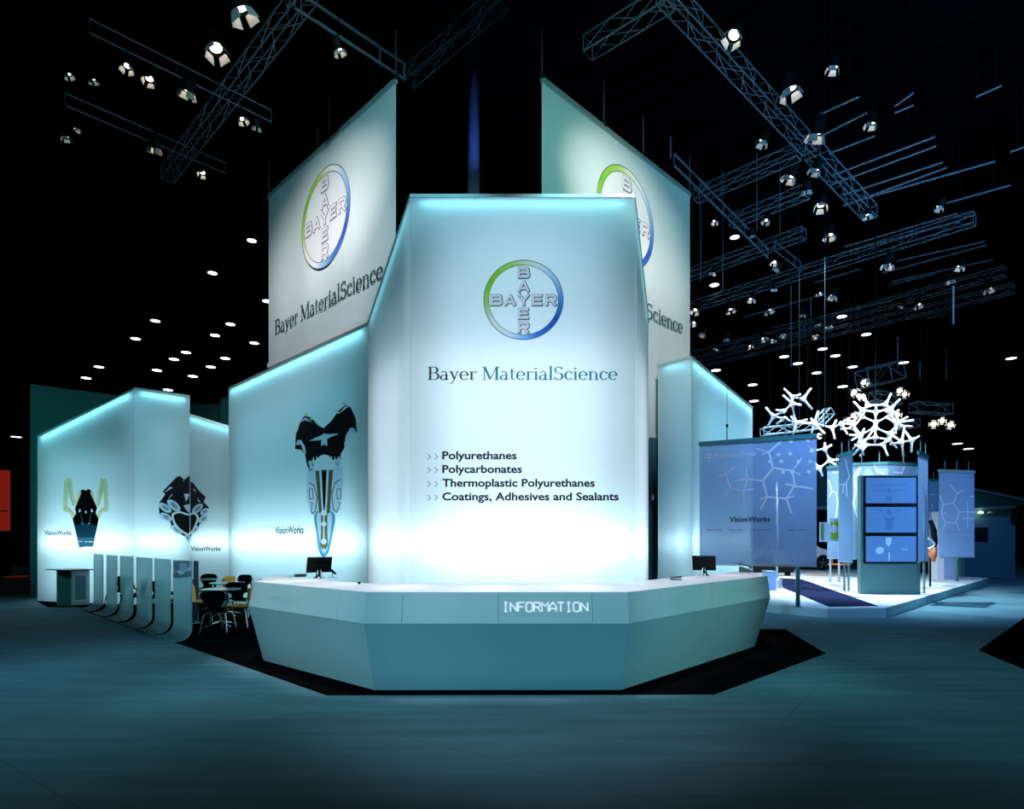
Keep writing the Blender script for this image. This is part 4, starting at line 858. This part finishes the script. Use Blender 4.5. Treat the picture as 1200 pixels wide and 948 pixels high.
# steel posts standing on the stage
for px, base, ytop, label, mt in ((935, 711.5, 603, 'thick green-grey post in front of the navy strip, nearest on the stage', POLE), (868.5, 690, 605, 'thin post showing through the left part of the large blue screen', POLE), (910.8, 684, 565, 'slim pale post showing through the middle of the large blue screen', RAIL),
                                  (989.6, 692.8, 630, 'left of the two green-grey posts beside the kiosk', POLE), (994.6, 692.6, 640, 'right of the two green-grey posts beside the kiosk', POLE), (973, 682, 634, 'pale post under the yellow display board', RAIL), (983.2, 682, 640, 'pale post between the yellow board and the stage floor', RAIL),
                                  (1083, 695, 600, 'green post just right of the kiosk', POLE), (1121.6, 681, 640, 'green post below the rightmost printed screen', POLE)):
    p = onz(px, base, ST); zt = CZ+(632-ytop)*p.y/FPX; r = empty('steel_post', (p.x, p.y, ST), label=label, cat='post', group='steel posts on the stage'); r['_local'] = 1
    M().tube([(0, 0, .01), (0, 0, zt-ST)], .045 if px == 935 else .032, 10).build('post', mt, r, smooth=True); M().lathe([(.09, .002), (.09, .012)], 16).build('base_plate', mt, r)

# yellow display board
r = empty('display_board', at(983, 634, 17.67), label='small board with yellow-green picture left of the kiosk', cat='display board'); Z = 17.67
def fb(x0, x1, y0, y1, Z, t=.03): a, b = at(x0, y1, Z), at(x1, y0, Z); return M().box(a.x, b.x, Z, Z+t, a.z, b.z)
fb(972.5, 995.5, 607.5, 634, Z).build('board', mat('board_pale_blue', (.45, .65, .9), .5), r); fb(973.5, 991, 611, 632, Z-.012, .011).build('picture', mat('picture_lime', (.42, .52, .03), .5, noise=.2, scale=3), r)
fb(960.8, 972, 612, 635, Z+.1).build('side_leaf', mat('leaf_lilac', (.6, .68, .9), .5), r); fb(962, 966, 613, 633, Z+.08, .015).build('side_picture', mat('picture_olive', (.25, .3, .08), .5), r)
f = M(); a = at(977, 620, Z-.02); f.lathe([(.1, -.005), (.12, 0), (.1, .005)], 18); f.v = [V((a.x+p.x, a.y-.001-p.z*.2, a.z+p.y)) for p in f.v]; f.build('picture_mark', LIGHT_TXT, r)

# plinths, column and chair on the stage
def plinth(label, x0, x1, ybase, ytop, mt, name='plinth', cat='plinth', dep=.4):
    p = onz(x0, ybase, ST); q = onz(x1, ybase, ST); zt = CZ+(632-ytop)*p.y/FPX; r = empty(name, ((p.x+q.x)/2, p.y, ST), label=label, cat=cat)
    M().box(p.x, q.x, p.y, p.y+dep, ST+.001, zt).build('block', mt, r, bevel=.006); M().box(p.x-.01, q.x+.01, p.y-.01, p.y+dep+.01, zt, zt+.02).build('cap', WHITE, r)
plinth('blue-white plinth just right of the counter end', 900, 910, 692, 670, mat('plinth_blue', (.4, .55, .85), .6))
plinth('small white box between the blue plinth and the navy strip', 911.3, 916.6, 689.5, 680, WHITE, 'white_box', 'box', .3)
plinth('wide pale column under the rightmost printed screen', 1106, 1120, 679, 640, mat('column_pale', (.6, .65, .8), .6), 'exhibition_column', 'column', .5)
plinth('slim white column left of the wide pale column', 1098.8, 1105.6, 678.5, 600, WHITE, 'exhibition_column', 'column', .5)
plinth('slim teal upright right of the wide pale column', 1125.5, 1130.2, 676.5, 640, KM, 'exhibition_column', 'column', .3)
plinth('narrow pale plinth below the left part of the large blue screen', 846, 851, 688, 600, mat('plinth_blue', (.4, .55, .85), .6))
r = empty('black_bench', at(890, 672, 25), label='long low black bench far back under the large blue screen', cat='bench'); fb(846, 930, 664.3, 671, 25, .5).build('seat', BLACK, r); 
for x in (850, 926): a = at(x, 668, 25); M().box(a.x-.06, a.x+.06, 25.1, 25.4, ST, a.z).build('leg', BLACK, r)
r = empty('orange_table', at(983, 662, 25), label='low round orange table far back left of the kiosk', cat='table'); a = at(983.5, 660.5, 25)
M().lathe([(.42, -.05), (.44, -.02), (.42, 0)], 24, a).build('table_top', mat('orange_plastic', (.75, .16, .04), .4), r); M().tube([(a.x, a.y, ST), (a.x, a.y, a.z-.05)], .04, 10).build('leg', CHROME, r)
r = empty('loop_chair', at(1092, 680, 19.3), label='futuristic chair with black loop back and orange base right of the kiosk', cat='chair'); Z = 19.3
ORG = mat('orange_shell', (.7, .2, .08), .4)
M().tube([at(x, y, Z) for x, y in ((1088, 612), (1091, 611), (1094, 622), (1095.5, 636), (1094, 645))], [.04, .07, .09, .08, .05], 10).build('back_loop', BLACK, r, smooth=True)
M().tube([at(x, y, Z-.1) for x, y in ((1086, 630), (1092, 633), (1095.5, 638), (1092, 642), (1087, 643))], .035, 8).build('seat_rim', WHITE, r, smooth=True)
M().tube([at(x, y, Z-.05) for x, y in ((1094, 641), (1093, 650), (1094.5, 658))], [.10, .12, .04], 10).build('orange_leg', ORG, r, smooth=True)
M().tube([at(1090, 640, Z), at(1090, 657, Z), V((at(1090, 657, Z).x, Z, ST+.01))], .03, 8).build('stem', BLACK, r)

# car behind the large screen
cz = 29.4; car = empty('white_car', ((930-HX)*cz/FPX, cz, ST), label='small white show car mostly hidden behind the large blue screen', cat='car')
cx = lambda px: (px-HX)*cz/FPX; WX, WZ, WR = cx(965.5), ST+.36, .34
prof = [(cx(976), ST+.25), (cx(977), ST+.75), (cx(974), ST+.95), (cx(962), ST+1.05), (cx(948), ST+1.42), (cx(922), ST+1.5), (cx(900), ST+1.4), (cx(887), ST+1.0), (cx(882), ST+.7), (cx(882), ST+.28)]
arch = [(WX-.4, ST+.25)]+[(WX+.4*math.cos(t), WZ+.4*math.sin(t)) for t in [PI-k*PI/8 for k in range(9)]]+[(WX+.4, ST+.25)]
wx2 = cx(897); arch2 = [(wx2-.4, ST+.25)]+[(wx2+.4*math.cos(t), WZ+.4*math.sin(t)) for t in [PI-k*PI/8 for k in range(9)]]+[(wx2+.4, ST+.25)]
outl = prof+arch2+arch; m = M(); tri = [tuple(t) for t in tessellate_polygon([[V((x, 0, z)) for x, z in outl]])]; n = len(outl)
m.add([V((x, cz, z)) for x, z in outl]+[V((x, cz+1.5, z)) for x, z in outl], tri+[tuple(i+n for i in t[::-1]) for t in tri]+[(i, (i+1) % n, n+(i+1) % n, n+i) for i in range(n)])
CARW = mat('car_white', (.75, .8, .85), .25); m.build('car_body', CARW, car)
CG = mat('car_glass', (.08, .14, .2), .1)
for q in ([(cx(958), ST+.98), (cx(946), ST+1.34), (cx(928), ST+1.4), (cx(928), ST+.98)], [(cx(925), ST+.98), (cx(925), ST+1.41), (cx(903), ST+1.33), (cx(893), ST+.98)]):
    m = M(); vs = [V((x, cz-.012, z)) for x, z in q]; vs += [v+V((0, .01, 0)) for v in vs]; m.hexa(vs); m.build('side_window', CG, car)
M().box(cx(926.2), cx(926.8), cz-.006, cz, ST+.4, ST+1.4).build('door_seam', BLACK, car)
for wxx in (WX, wx2):
    m = M().lathe([(.12, -.1), (WR, -.1), (WR+.01, 0), (WR, .1), (.12, .1)], 24); m.v = [V((wxx+p.x, cz+.14+p.z, WZ+p.y)) for p in m.v]; wh = m.build('wheel', BLACK, car)
    sp2 = M()
    for k in range(5):
        a_ = 2*PI*k/5+.4; sp2.obox((wxx+.13*math.cos(a_), cz+.03, WZ+.13*math.sin(a_)), [(math.cos(a_), 0, math.sin(a_)), (0, 1, 0), (-math.sin(a_), 0, math.cos(a_))], (.11, .01, .022))
    sp2.build('rim', CHROME, wh)
r = empty('stage_rear_wall', at(960, 677, 30), label='dark blue-green rear wall with ledges between large screen and kiosk', cat='booth wall')
fb(950, 975, 545, 593, 33, .2).build('upper_panel', mat('booth_teal', (.06, .17, .2), .7), r); fb(950, 975, 593, 597, 32.8, .3).build('ledge', RAIL, r); fb(940, 975, 597, 672, 33.2, .2).build('lower_panel', HALLM, r)

# booth building at the right edge
r = empty('booth_house', at(1160, 677, 27.4), label='dark blue booth house with sloping roof and black window at right edge', cat='booth'); Z = 27.4
BW = mat('booth_blue_grey', (.10, .22, .32), .8, noise=.05, scale=3); BG = mat('booth_green', (.05, .22, .2), .7, noise=.05)
fb(1128, 1190, 606, 677, Z, .2).build('front_wall', BW, r); fb(1141, 1158, 618, 635, Z-.02, .019).build('window', PRINTBLACK, r)
fb(1120, 1190, 596, 606.5, Z-.01, .2).build('lintel', BG, r)
a, b, c, d = at(1120, 567.5, Z-1.2), at(1215, 588, Z-1.2), at(1215, 594, Z), at(1120, 594, Z)
M().slab(at(1120, 592, Z-.1), at(1192, 592, Z-.1), at(1215, 590.5, Z-.1), at(1120, 572, Z-.1), .15).build('roof_gable', BG, r)
M().hexa([at(1120, 570.5, Z-.9), at(1215, 589.5, Z-.9), at(1215, 589.5, Z), at(1120, 570.5, Z), at(1120, 567.5, Z-.9), at(1215, 586.5, Z-.9), at(1215, 586.5, Z), at(1120, 567.5, Z)]).build('roof_edge', ALU, r)
fb(1118, 1190, 592.5, 595.5, Z-.6, .6).build('canopy', ALU, r); fb(1189, 1194, 592, 612, Z-.3, .2).build('side_speaker', BLACK, r)
for x in (1149.2, 1160.3): a = at(x, 601.5, Z-.25); m = M().lathe([(.1, 0), (.09, .05), (.03, .09)], 14, a).build('downlight', LENS if x < 1155 else RAIL, r)

# ---------------------------------------------------------------- hanging white molecules
MOL = mat('molecule_white', (.92, .96, 1), .5, noise=.02, trans=0)
def molecule(label, nodes, bonds, arms, k=1.):
    c = sum(nodes.values(), V())/len(nodes); r = empty('molecule_sculpture', c, label=label, cat='sculpture', group='white molecule sculptures')
    for key, p in nodes.items():
        ends = [(p+(nodes[b if a == key else a]-p)*.5, .027) for a, b in bonds if key in (a, b)]+[(q, .029) for q in arms.get(key, [])]
        m = M()
        for q, rr in ends:
            d = (q-p); L_ = d.length; m.tube([p, p+d*min(.3, .07/L_), p+d*min(.5, .14/L_), q], [.062*k, .05*k, rr*1.05*k, rr*k], 8)
        m.lathe([(.02*k, -.07*k), (.055*k, -.045*k), (.07*k, 0), (.055*k, .045*k), (.02*k, .07*k)], 10, p)
        m.build('joint', MOL, r, smooth=True)
    return r
def N_(x, y, dz=0.): return at(880+x/7.5, 430+y/7.5, 17.6+dz)
nd = {'a': N_(365, 265), 'b': N_(362, 322, -.3), 'c': N_(460, 282, .2), 'd': N_(290, 388, -.4), 'e': N_(200, 435, -.2), 'f': N_(300, 455, .3), 'g': N_(395, 495, 0), 'h': N_(555, 495, .2), 'i': N_(715, 535, .4), 'j': N_(792, 500, .1)}
bd = [('a', 'c'), ('a', 'b'), ('b', 'd'), ('d', 'e'), ('e', 'f'), ('f', 'g'), ('b', 'g'), ('g', 'h'), ('h', 'i'), ('i', 'j')]
ar = {'a': [N_(290, 190), N_(435, 240, -.3)], 'b': [N_(283, 250, -.5), N_(440, 335, -.5)], 'c': [N_(530, 185, .1), N_(538, 370, .3)], 'd': [N_(222, 378, -.5)], 'e': [N_(128, 355, -.2), N_(145, 525)], 'f': [N_(222, 500, .5)], 'g': [N_(355, 435, -.2), N_(495, 462, -.2), N_(370, 592, .1)], 'h': [N_(592, 388), N_(648, 585, -.2), N_(530, 590, .3), N_(530, 455, .5)], 'i': [N_(737, 632, .2), N_(750, 470, .6)], 'j': [N_(848, 592), N_(830, 468, .4)]}
molecule('left chain of white glowing molecule joints above the large blue screen', nd, bd, ar)
nd = {'a': N_(650, 722), 'b': N_(690, 822, .2), 'c': N_(600, 890), 'd': N_(540, 735, .3)}
molecule('small white molecule piece right beside the large blue screen', nd, [('a', 'b'), ('b', 'c'), ('a', 'd')], {'a': [N_(650, 665), N_(710, 685, -.2)], 'b': [N_(768, 815), N_(742, 862, -.2)], 'c': [N_(630, 960), N_(560, 840, .2), N_(540, 900)], 'd': [N_(500, 700)]})
# cage: dodecahedron with free arms
ph = (1+5**.5)/2; dv = [V((x, y, z)) for x in (-1, 1) for y in (-1, 1) for z in (-1, 1)]
for i in (-1, 1):
    for j in (-1, 1): dv += [V((0, i/ph, j*ph)), V((i/ph, j*ph, 0)), V((i*ph, 0, j/ph))]
cc = at(1026, 498, 18.4); rot = Matrix.Rotation(.4, 3, 'Y') @ Matrix.Rotation(.5, 3, 'X'); R_ = .64
dp = [rot @ v.normalized()*R_ for v in dv]; el = min((dp[0]-q).length for q in dp[1:])
nd = {str(i): cc+p for i, p in enumerate(dp)}; bd = [(str(i), str(j)) for i in range(20) for j in range(i) if abs((dp[i]-dp[j]).length-el) < .02]
ar = {str(i): [cc+p+p.normalized()*.36] for i, p in enumerate(dp)}
Nc = lambda x, y, z=0.: at(980+x/7.5, 430+y/7.5, 18.0+z)
nd.update({'p': Nc(525, 490), 'q': Nc(575, 660, -.2), 'r': Nc(665, 645, .1), 's': Nc(215, 705, -.4), 't': Nc(215, 605, -.3)})
bd += [('q', 'r'), ('s', 't')]; near = lambda p: min((str(i) for i in range(20)), key=lambda k_: (nd[k_]-p).length)
for k_ in 'pqs': bd.append((k_, near(nd[k_])))
ar.update({'p': [Nc(628, 440), Nc(522, 590), Nc(430, 440)], 'q': [Nc(598, 530), Nc(590, 785), Nc(470, 680)], 'r': [Nc(660, 748), Nc(735, 605), Nc(600, 560, .3)], 's': [Nc(150, 772), Nc(165, 685), Nc(240, 770, .2)], 't': [Nc(115, 598), Nc(245, 545)]})
molecule('dense white molecule cage hanging above the kiosk', nd, bd, ar)
DCAB = mat('dark_cable', (.006, .01, .012), .9, spec=0)
for x, y0, y1, Z in ((936.5, 380, 494, 17.6), (1026, 380, 470, 18.4), (966.7, 470, 523, 17.6)):
    a, b = at(x, y0, Z), at(x, y1, Z); tag(M().tube([(a.x, a.y, CEIL), (b.x, b.y, b.z)], .012, 6).build('hanging_cable', DCAB), 'thin steel cable holding the %s molecule sculpture' % {936.5: 'left', 1026: 'cage', 966.7: 'small'}[x], 'cable')

# ---------------------------------------------------------------- rigging: trusses
def truss(label, a, b, h=.30, n=None, thick=.015, four=True, group='lighting trusses'):
    a, b = V(a), V(b); d = (b-a); L_ = d.length; d /= L_; s_ = d.cross(V((0, 0, 1))).normalized(); u = s_.cross(d).normalized(); u = u if u.z > 0 else -u
    r = empty('lighting_truss', a, label=label, cat='truss', group=group)
    offs = [(-s_*h/2-u*h/2), (s_*h/2-u*h/2), (s_*h/2+u*h/2), (-s_*h/2+u*h/2)] if four else [(-u*h/2), (u*h/2)]
    for o in offs: M().tube([a+o, b+o], thick, 6).build('chord', TRUSSM, r)
    n = n or max(2, int(L_/(h*1.7))); m = M(); sides = list(zip(offs, offs[1:]+offs[:1])) if four else [(offs[0], offs[1])]
    for si, (o1, o2) in enumerate(sides):
        for k in range(n):
            p, q = a+d*L_*k/n, a+d*L_*(k+1)/n; (x, y) = (o1, o2) if k % 2 == 0 else (o2, o1)
            if four or k % 3 == 0: m.tube([p+x, (q if four else p)+y], thick*.55, 4, caps=False)
    for o1, o2 in sides: m.tube([a+o1, a+o2], thick*.7, 4); m.tube([b+o1, b+o2], thick*.7, 4)
    m.build('lattice', TRUSSM, r)['kind'] = 'stuff'
    return r
def T(label, x0, y0, x1, y1, z=11., h=.35, four=True, thick=.015):
    return truss(label, onz(x0, y0, z), onz(x1, y1, z), h, four=four, thick=thick)
T('diagonal lattice truss at top left, from the top edge down toward the left banner side', 362, -12, 196, 205, 11, .3)
T('thin double-tube truss from top centre-left down to the left banner corner', 345, -2, 474, 84, 11, .3, False, .028)
T('lattice truss behind the upper right corner of the left banner', 590, -5, 478, 92, 11.3, .28)
T('thin double-tube truss crossing the upper left of the diagonal truss', 105, 30, 318, 136, 11.2, .26, False)
T('thin double-tube truss crossing the lower left of the diagonal truss', 76, 116, 264, 197, 11.2, .26, False)
T('short lattice truss right of centre at the top edge', 786, -4, 689, 56, 11, .3)
T('long diagonal lattice truss running down from the top edge right of centre', 778, -12, 948, 172, 11, .3)
T('farther stretch of the long diagonal truss among the right lamps', 952, 176, 1020, 250, 11, .34)
T('lattice truss just right of the right banner top', 816, 230, 936, 178, 11, .3)
T('second lattice truss below the one at the right banner top', 857, 260, 946, 224, 11, .3)
T('lattice truss ending right of the right banner at mid height', 800, 325, 942, 273, 11.2, .32)
T('long lattice truss crossing the rig from the right banner to the far right', 800, 363, 1142, 256, 11.5, .34)
T('lattice truss in the lower rig right of the banner', 812, 416, 960, 380, 11.5, .34)
T('lowest long lattice truss at the right, upper one of the pair', 940, 383, 1178, 318, 11.5, .34)
T('lowest long lattice truss at the right, lower one of the pair', 815, 428, 1188, 338, 11.5, .34)
T('double-tube bar slanting down right from the right banner top corner', 790, 187, 900, 297, 11.4, .3, False, .03)
T('double-tube bar continuing the slanting bar lower right', 908, 288, 938, 312, 11.4, .3, False, .02)
rails = [(958, 135, 1007, 113), (958, 161, 1016, 132), (971, 180, 1025, 159), (976, 205, 1096, 160), (975, 216, 1097, 171), (986, 229, 1105, 190), (988, 241, 1110, 196), (1007, 234, 1166, 189), (1049, 124, 1070, 109), (1049, 132, 1070, 123), (1144, 113, 1174, 100), (1109, 238, 1184, 217), (1184, 178, 1210, 169),
         (990, 289, 1122, 250), (985, 297, 1124, 259), (955, 331, 1009, 315), (1050, 306, 1154, 283), (1034, 320, 1156, 287), (1045, 330, 1164, 304), (1042, 334, 1096, 321), (870, 372, 965, 345), (905, 384, 1045, 352), (1086, 373, 1112, 367), (900, 457, 1005, 430), (1040, 420, 1062, 416)]
for i, (x0, y0, x1, y1) in enumerate(rails):
    a, b = onz(x0, y0, 12.2), onz(x1, y1, 12.2); r = empty('conduit_rail', a, cat='rail', group='straight ceiling rails over the right rig')
    r['label'] = 'straight blue-grey ceiling rail in the right rig, %s from the top' % ORD[sorted(range(len(rails)), key=lambda q: rails[q][1]).index(i)]
    M().tube([a, b], .028, 6).build('tube', TRUSSM, r)
    d = (b-a); m = M()
    for k in range(max(2, int(d.length/1.6))): p = a+d*((k+.5)/max(2, int(d.length/1.6))); m.box(p.x-.03, p.x+.03, p.y-.03, p.y+.03, p.z, CEIL)
    m.build('hangers', HALLM, r)['kind'] = 'stuff'
def small_truss(label, x0, y0, x1, y1, Z, h=.3):
    a, b = at(x0, y0, Z), at(x1, y1, Z+.2); r = truss(label, a, b, h, thick=.02)
    for t in (.15, .85): q = a.lerp(b, t); M().tube([q, (q.x, q.y, CEIL)], .008, 5).build('hanger_rod', HALLM, r)
small_truss('small truss behind the left molecule chain', 893, 506, 956, 499, 18.8, .22)
small_truss('short bright truss at the top of the molecule rig', 1010, 444, 1052, 435, 19.5, .55)
small_truss('short truss just above the molecule cage', 1022, 464, 1054, 469, 19.5, .3)
small_truss('short truss right of the molecule cage, upper', 1070, 477, 1112, 480, 19.5, .3)
small_truss('short truss right of the molecule cage, lower', 1056, 498, 1074, 496, 19.5, .25)
small_truss('small slanting truss between the two molecules', 958, 497, 972, 482, 19.5, .25)

# vertical cables and poles from the ceiling
for i, (px, y0, y1, Z, w_) in enumerate(((372, 150, 182, 15.1, .012), (887, 180, 270, 17, .012), (914, 190, 275, 18, .014), (847, 200, 340, 20, .012), (821, 235, 330, 20, .012), (927, 335, 430, 22, .016), (950, 350, 372, 22, .016), (1117, 335, 380, 19, .03), (1052, 395, 432, 20, .018), (1078, 425, 445, 20, .018), (1109, 410, 445, 22, .012), (786, 160, 185, 14.6, .02))):
    a, b = at(px, y0, Z), at(px, y1, Z); r = empty('hanging_cable', a); M().tube([(a.x, a.y, a.z), (b.x, b.y, b.z)], w_, 6).build('cable', RAIL if w_ > .025 else TRUSSM, r); M().tube([a, (a.x, a.y, CEIL)], .006, 5).build('upper_cable', HALLM, r); tag(r, 'thin vertical cable, %s from the left, hanging from the dark ceiling' % ('first second third fourth fifth sixth seventh eighth ninth tenth eleventh twelfth'.split()[sorted([372, 887, 914, 847, 821, 927, 950, 1117, 1052, 1078, 1109, 786]).index(px)]), 'cable', 'vertical ceiling cables')  # upper length coloured near black to stand for unlit cable
colp = at(555, 300, 15); r = empty('hall_column', (colp.x, colp.y, 0), label='tall round column glowing faint blue behind the tower', cat='column')
M().tube([(colp.x, colp.y, 0), (colp.x, colp.y, CEIL)], .15, 20).build('shaft', mat('column_blue_grey', (.3, .36, .5), .6, noise=.05), r, smooth=True); M().lathe([(.2, 0), (.2, .2), (.14, .22)], 20, (colp.x, colp.y, 0)).build('base', BLACK, r)

# ---------------------------------------------------------------- ceiling downlights
DL = [(295, 282), (249, 320), (182, 376), (159, 397), (270, 380), (298, 402), (218, 413), (204, 421), (264, 420), (247, 430), (184, 434), (226, 441), (116, 430), (101, 443), (197, 457), (313, 353), (252, 393), (19, 512)]
DR = [(861, 278), (837, 334), (986.5, 371), (1015, 392), (964, 409), (979, 417), (999, 430), (919, 418), (935, 426), (839, 434), (1059, 425), (1185, 420), (957, 437), (987.5, 453), (882, 451), (883.6, 470), (1122, 520), (1135, 526)]
r0 = empty('ceiling_downlight', (0, 0, 0), label='x', cat='downlight'); r0['_local'] = 1
CH[r0.name] = [M().lathe([(.20, .0), (.21, .03), (.19, .30), (.08, .36)], 20).build('housing', HALLM, r0, smooth=True), M().lathe([(.01, -.003), (.185, -.004), (.185, .0)], 20).build('lens', LENSB, r0), M().tube([(0, 0, .36), (0, 0, .9)], .012, 6).build('stem', HALLM, r0)]
first = True
for lst, side in ((DL, 'left of the left banner'), (DR, 'right of the right banner')):
    for i, (x, y) in enumerate(sorted(lst)):
        o = r0 if first else copy_fast(r0); first = False
        h = 12.1; Z = (h-CZ)*FPX/(632-y)
        if Z > 40: Z = 36+(Z-40)*.12; h = CZ+(632-y)*Z/FPX
        s_ = max(.75, min(1.6, Z/26)); p = at(x, y, Z); o.location = p; o.scale = (s_, s_, s_)
        kk = [c for c in bpy.data.objects if c.parent == o and c.name.startswith('stem')][0]; kk.location.z = .3-.36*((CEIL-p.z)/s_-.3)/.54; kk.scale.z = ((CEIL-p.z)/s_-.3)/.54
        o['label'] = 'round white downlight, %s from the left of those %s' % (ORD[i], side); o['group'] = 'ceiling downlights'

# ---------------------------------------------------------------- spotlights on the rig
def make_spot(lens, name='stage_spotlight'):
    r = empty(name, (0, 0, 0), label='x', cat='spotlight'); r['_local'] = 1; parts = []
    # head parts point their beam along local -Z and are turned about the root; the rod stays upright
    parts.append(M().lathe([(.04, .30), (.10, .28), (.12, .18), (.12, .0), (.135, -.03), (.125, -.03), (.11, 0)], 18).build('housing', BLACK, r, smooth=True))
    parts.append(M().lathe([(.005, -.012), (.08, -.008), (.104, .004)], 18).build('lens', lens, r))
    for k in range(4):
        a_ = k*PI/2; c, s_ = math.cos(a_), math.sin(a_); m = M(); w0, w1 = .07, .10
        pts = [(c*.13-s_*-w0, s_*.13+c*-w0, -.03), (c*.13-s_*w0, s_*.13+c*w0, -.03), (c*.17-s_*w1, s_*.17+c*w1, -.16), (c*.17-s_*-w1, s_*.17+c*-w1, -.16)]
        m.slab(*pts, .004); parts.append(m.build('barn_door', DOORM, r))
    parts.append(M().tube([(-.14, 0, .1), (-.14, 0, .30), (-.05, 0, .34), (.05, 0, .34), (.14, 0, .30), (.14, 0, .1)], .012, 6).build('yoke', BLACK, r))
    for q in parts: q['head'] = 1
    rod = M().tube([(0, 0, 0), (0, 0, 1)], .008, 5).build('hanger_rod', HALLM, r); parts.append(rod); CH[r.name] = parts; return r
warm = make_spot(LENS); cool = make_spot(LENSB, 'stage_spotlight')
SL = [(282, 10, 2.0, 1), (253, 56, 1.8, 1), (220, 106, 1.5, 1), (397, 58, 1.0, 1), (284, 139, 1.0, 1), (301, 148, .9, 1), (149, 77, 1.1, 1), (175, 92, 1.1, 1), (109, 93, .8, 0), (77, 160, 1, 0), (92, 151, .7, 1), (181, 172, 1.4, 1), (237, 202, 1.0, 1), (80, 87, .8, 0)]
SR = [(860, 41, 1.3, 1), (926, 104, 1.6, 1), (977, 78, 1, 1), (957, 156, 1.6, 1), (894, 165, 1.1, 0), (926, 206, 1.4, 1), (956, 198, 1.2, 0), (945, 222, 1.1, 0), (962, 240, 1.4, 1), (972, 275, 1.3, 1), (1021, 144, 1, 1), (898, 258, .9, 0), (881, 275, .8, 1), (907, 307, .9, 1), (911, 314, 1, 0), (815, 363, 1.4, 1), (856, 362, 1.4, 1), (881, 350, 1.2, 1), (901, 363, 1.4, 0), (907, 338, .9, 1), (960, 343, .9, 1), (976, 346, 1.5, 1), (970, 381, 1.4, 1), (955, 393, 1.2, 1), (895, 396, 1.3, 0), (906, 398, 1.1, 0), (918, 392, 1.1, 0), (879, 405, 1.1, 1), (852, 396, 1.2, 0), (840, 408, 1, 1), (824, 391, 1.3, 1), (1101, 242, 1, 0), (1017, 251, 1, 1), (1041, 309, 1.6, 1), (1125, 312, 1.2, 1), (1113, 328, 1.2, 0), (1076, 357, 1.2, 0), (1159, 338, 1.4, 0), (1057, 358, .9, 1), (838, 259, .8, 1), (836, 319, .9, 1), (941, 368, 1.1, 0), (812, 378, 1.2, 1), (958, 379, 1, 0)]
SM = [(1001, 460, 1.6, 1), (1009, 465, 1.3, 1), (1012, 448, 1.4, 1), (1054, 458, 1.5, 1), (1060, 462, 1.3, 1), (1051, 486, 1.5, 1), (1040, 480, 1.2, 1), (1094, 497, 1.5, 1), (1114, 498, 1.5, 1), (1104, 493, 1.3, 1), (994, 492, 1.2, 1), (958, 511, 1.1, 1), (1000, 487, 1.2, 1)]
us = set(); rnd = random.Random(5)
for lst, side, z in ((SL, 'in the left rig', 10.4), (SR, 'in the right rig', 10.7), (SM, 'around the molecule cage', None)):
    for i, (x, y, s_, wm) in enumerate(sorted(lst)):
        src = warm if wm else cool
        if src.name in us: o = copy_fast(src)
        else: us.add(src.name); o = src
        kids = [c for c in bpy.data.objects if c.parent == o]
        p = onz(x, y, z) if z else at(x, y, 19.0)
        if side.startswith('in the'): t = V((p.x+rnd.uniform(-4, 3), p.y+rnd.uniform(-2.5, 4), 2))
        elif z: t = V((p.x+rnd.uniform(-1, 5), p.y+rnd.uniform(-1.5, 4), 2))
        else: t = at(1026, 500, 17.5+rnd.uniform(-1, 1))+V((rnd.uniform(-1, 1), -3.5, -1))
        k_ = s_*((.6 if side.startswith('in the left') else .72) if z else .5); o.location = p; o.scale = (k_, k_, k_); hm_ = aim_matrix((0, 0, 0), t-p) @ Matrix.Rotation(rnd.uniform(0, .8), 4, 'Z')
        for c in kids:
            if c.get('head'): c.matrix_basis = hm_
            else: c.scale = (1/k_, 1/k_, (CEIL-p.z)/k_-.3); c.location = (0, 0, .3)
        o['label'] = '%s spotlight with barn doors, %s from the left %s' % ('warm' if wm else 'cool', ORD[i], side); o['group'] = 'rig spotlights'
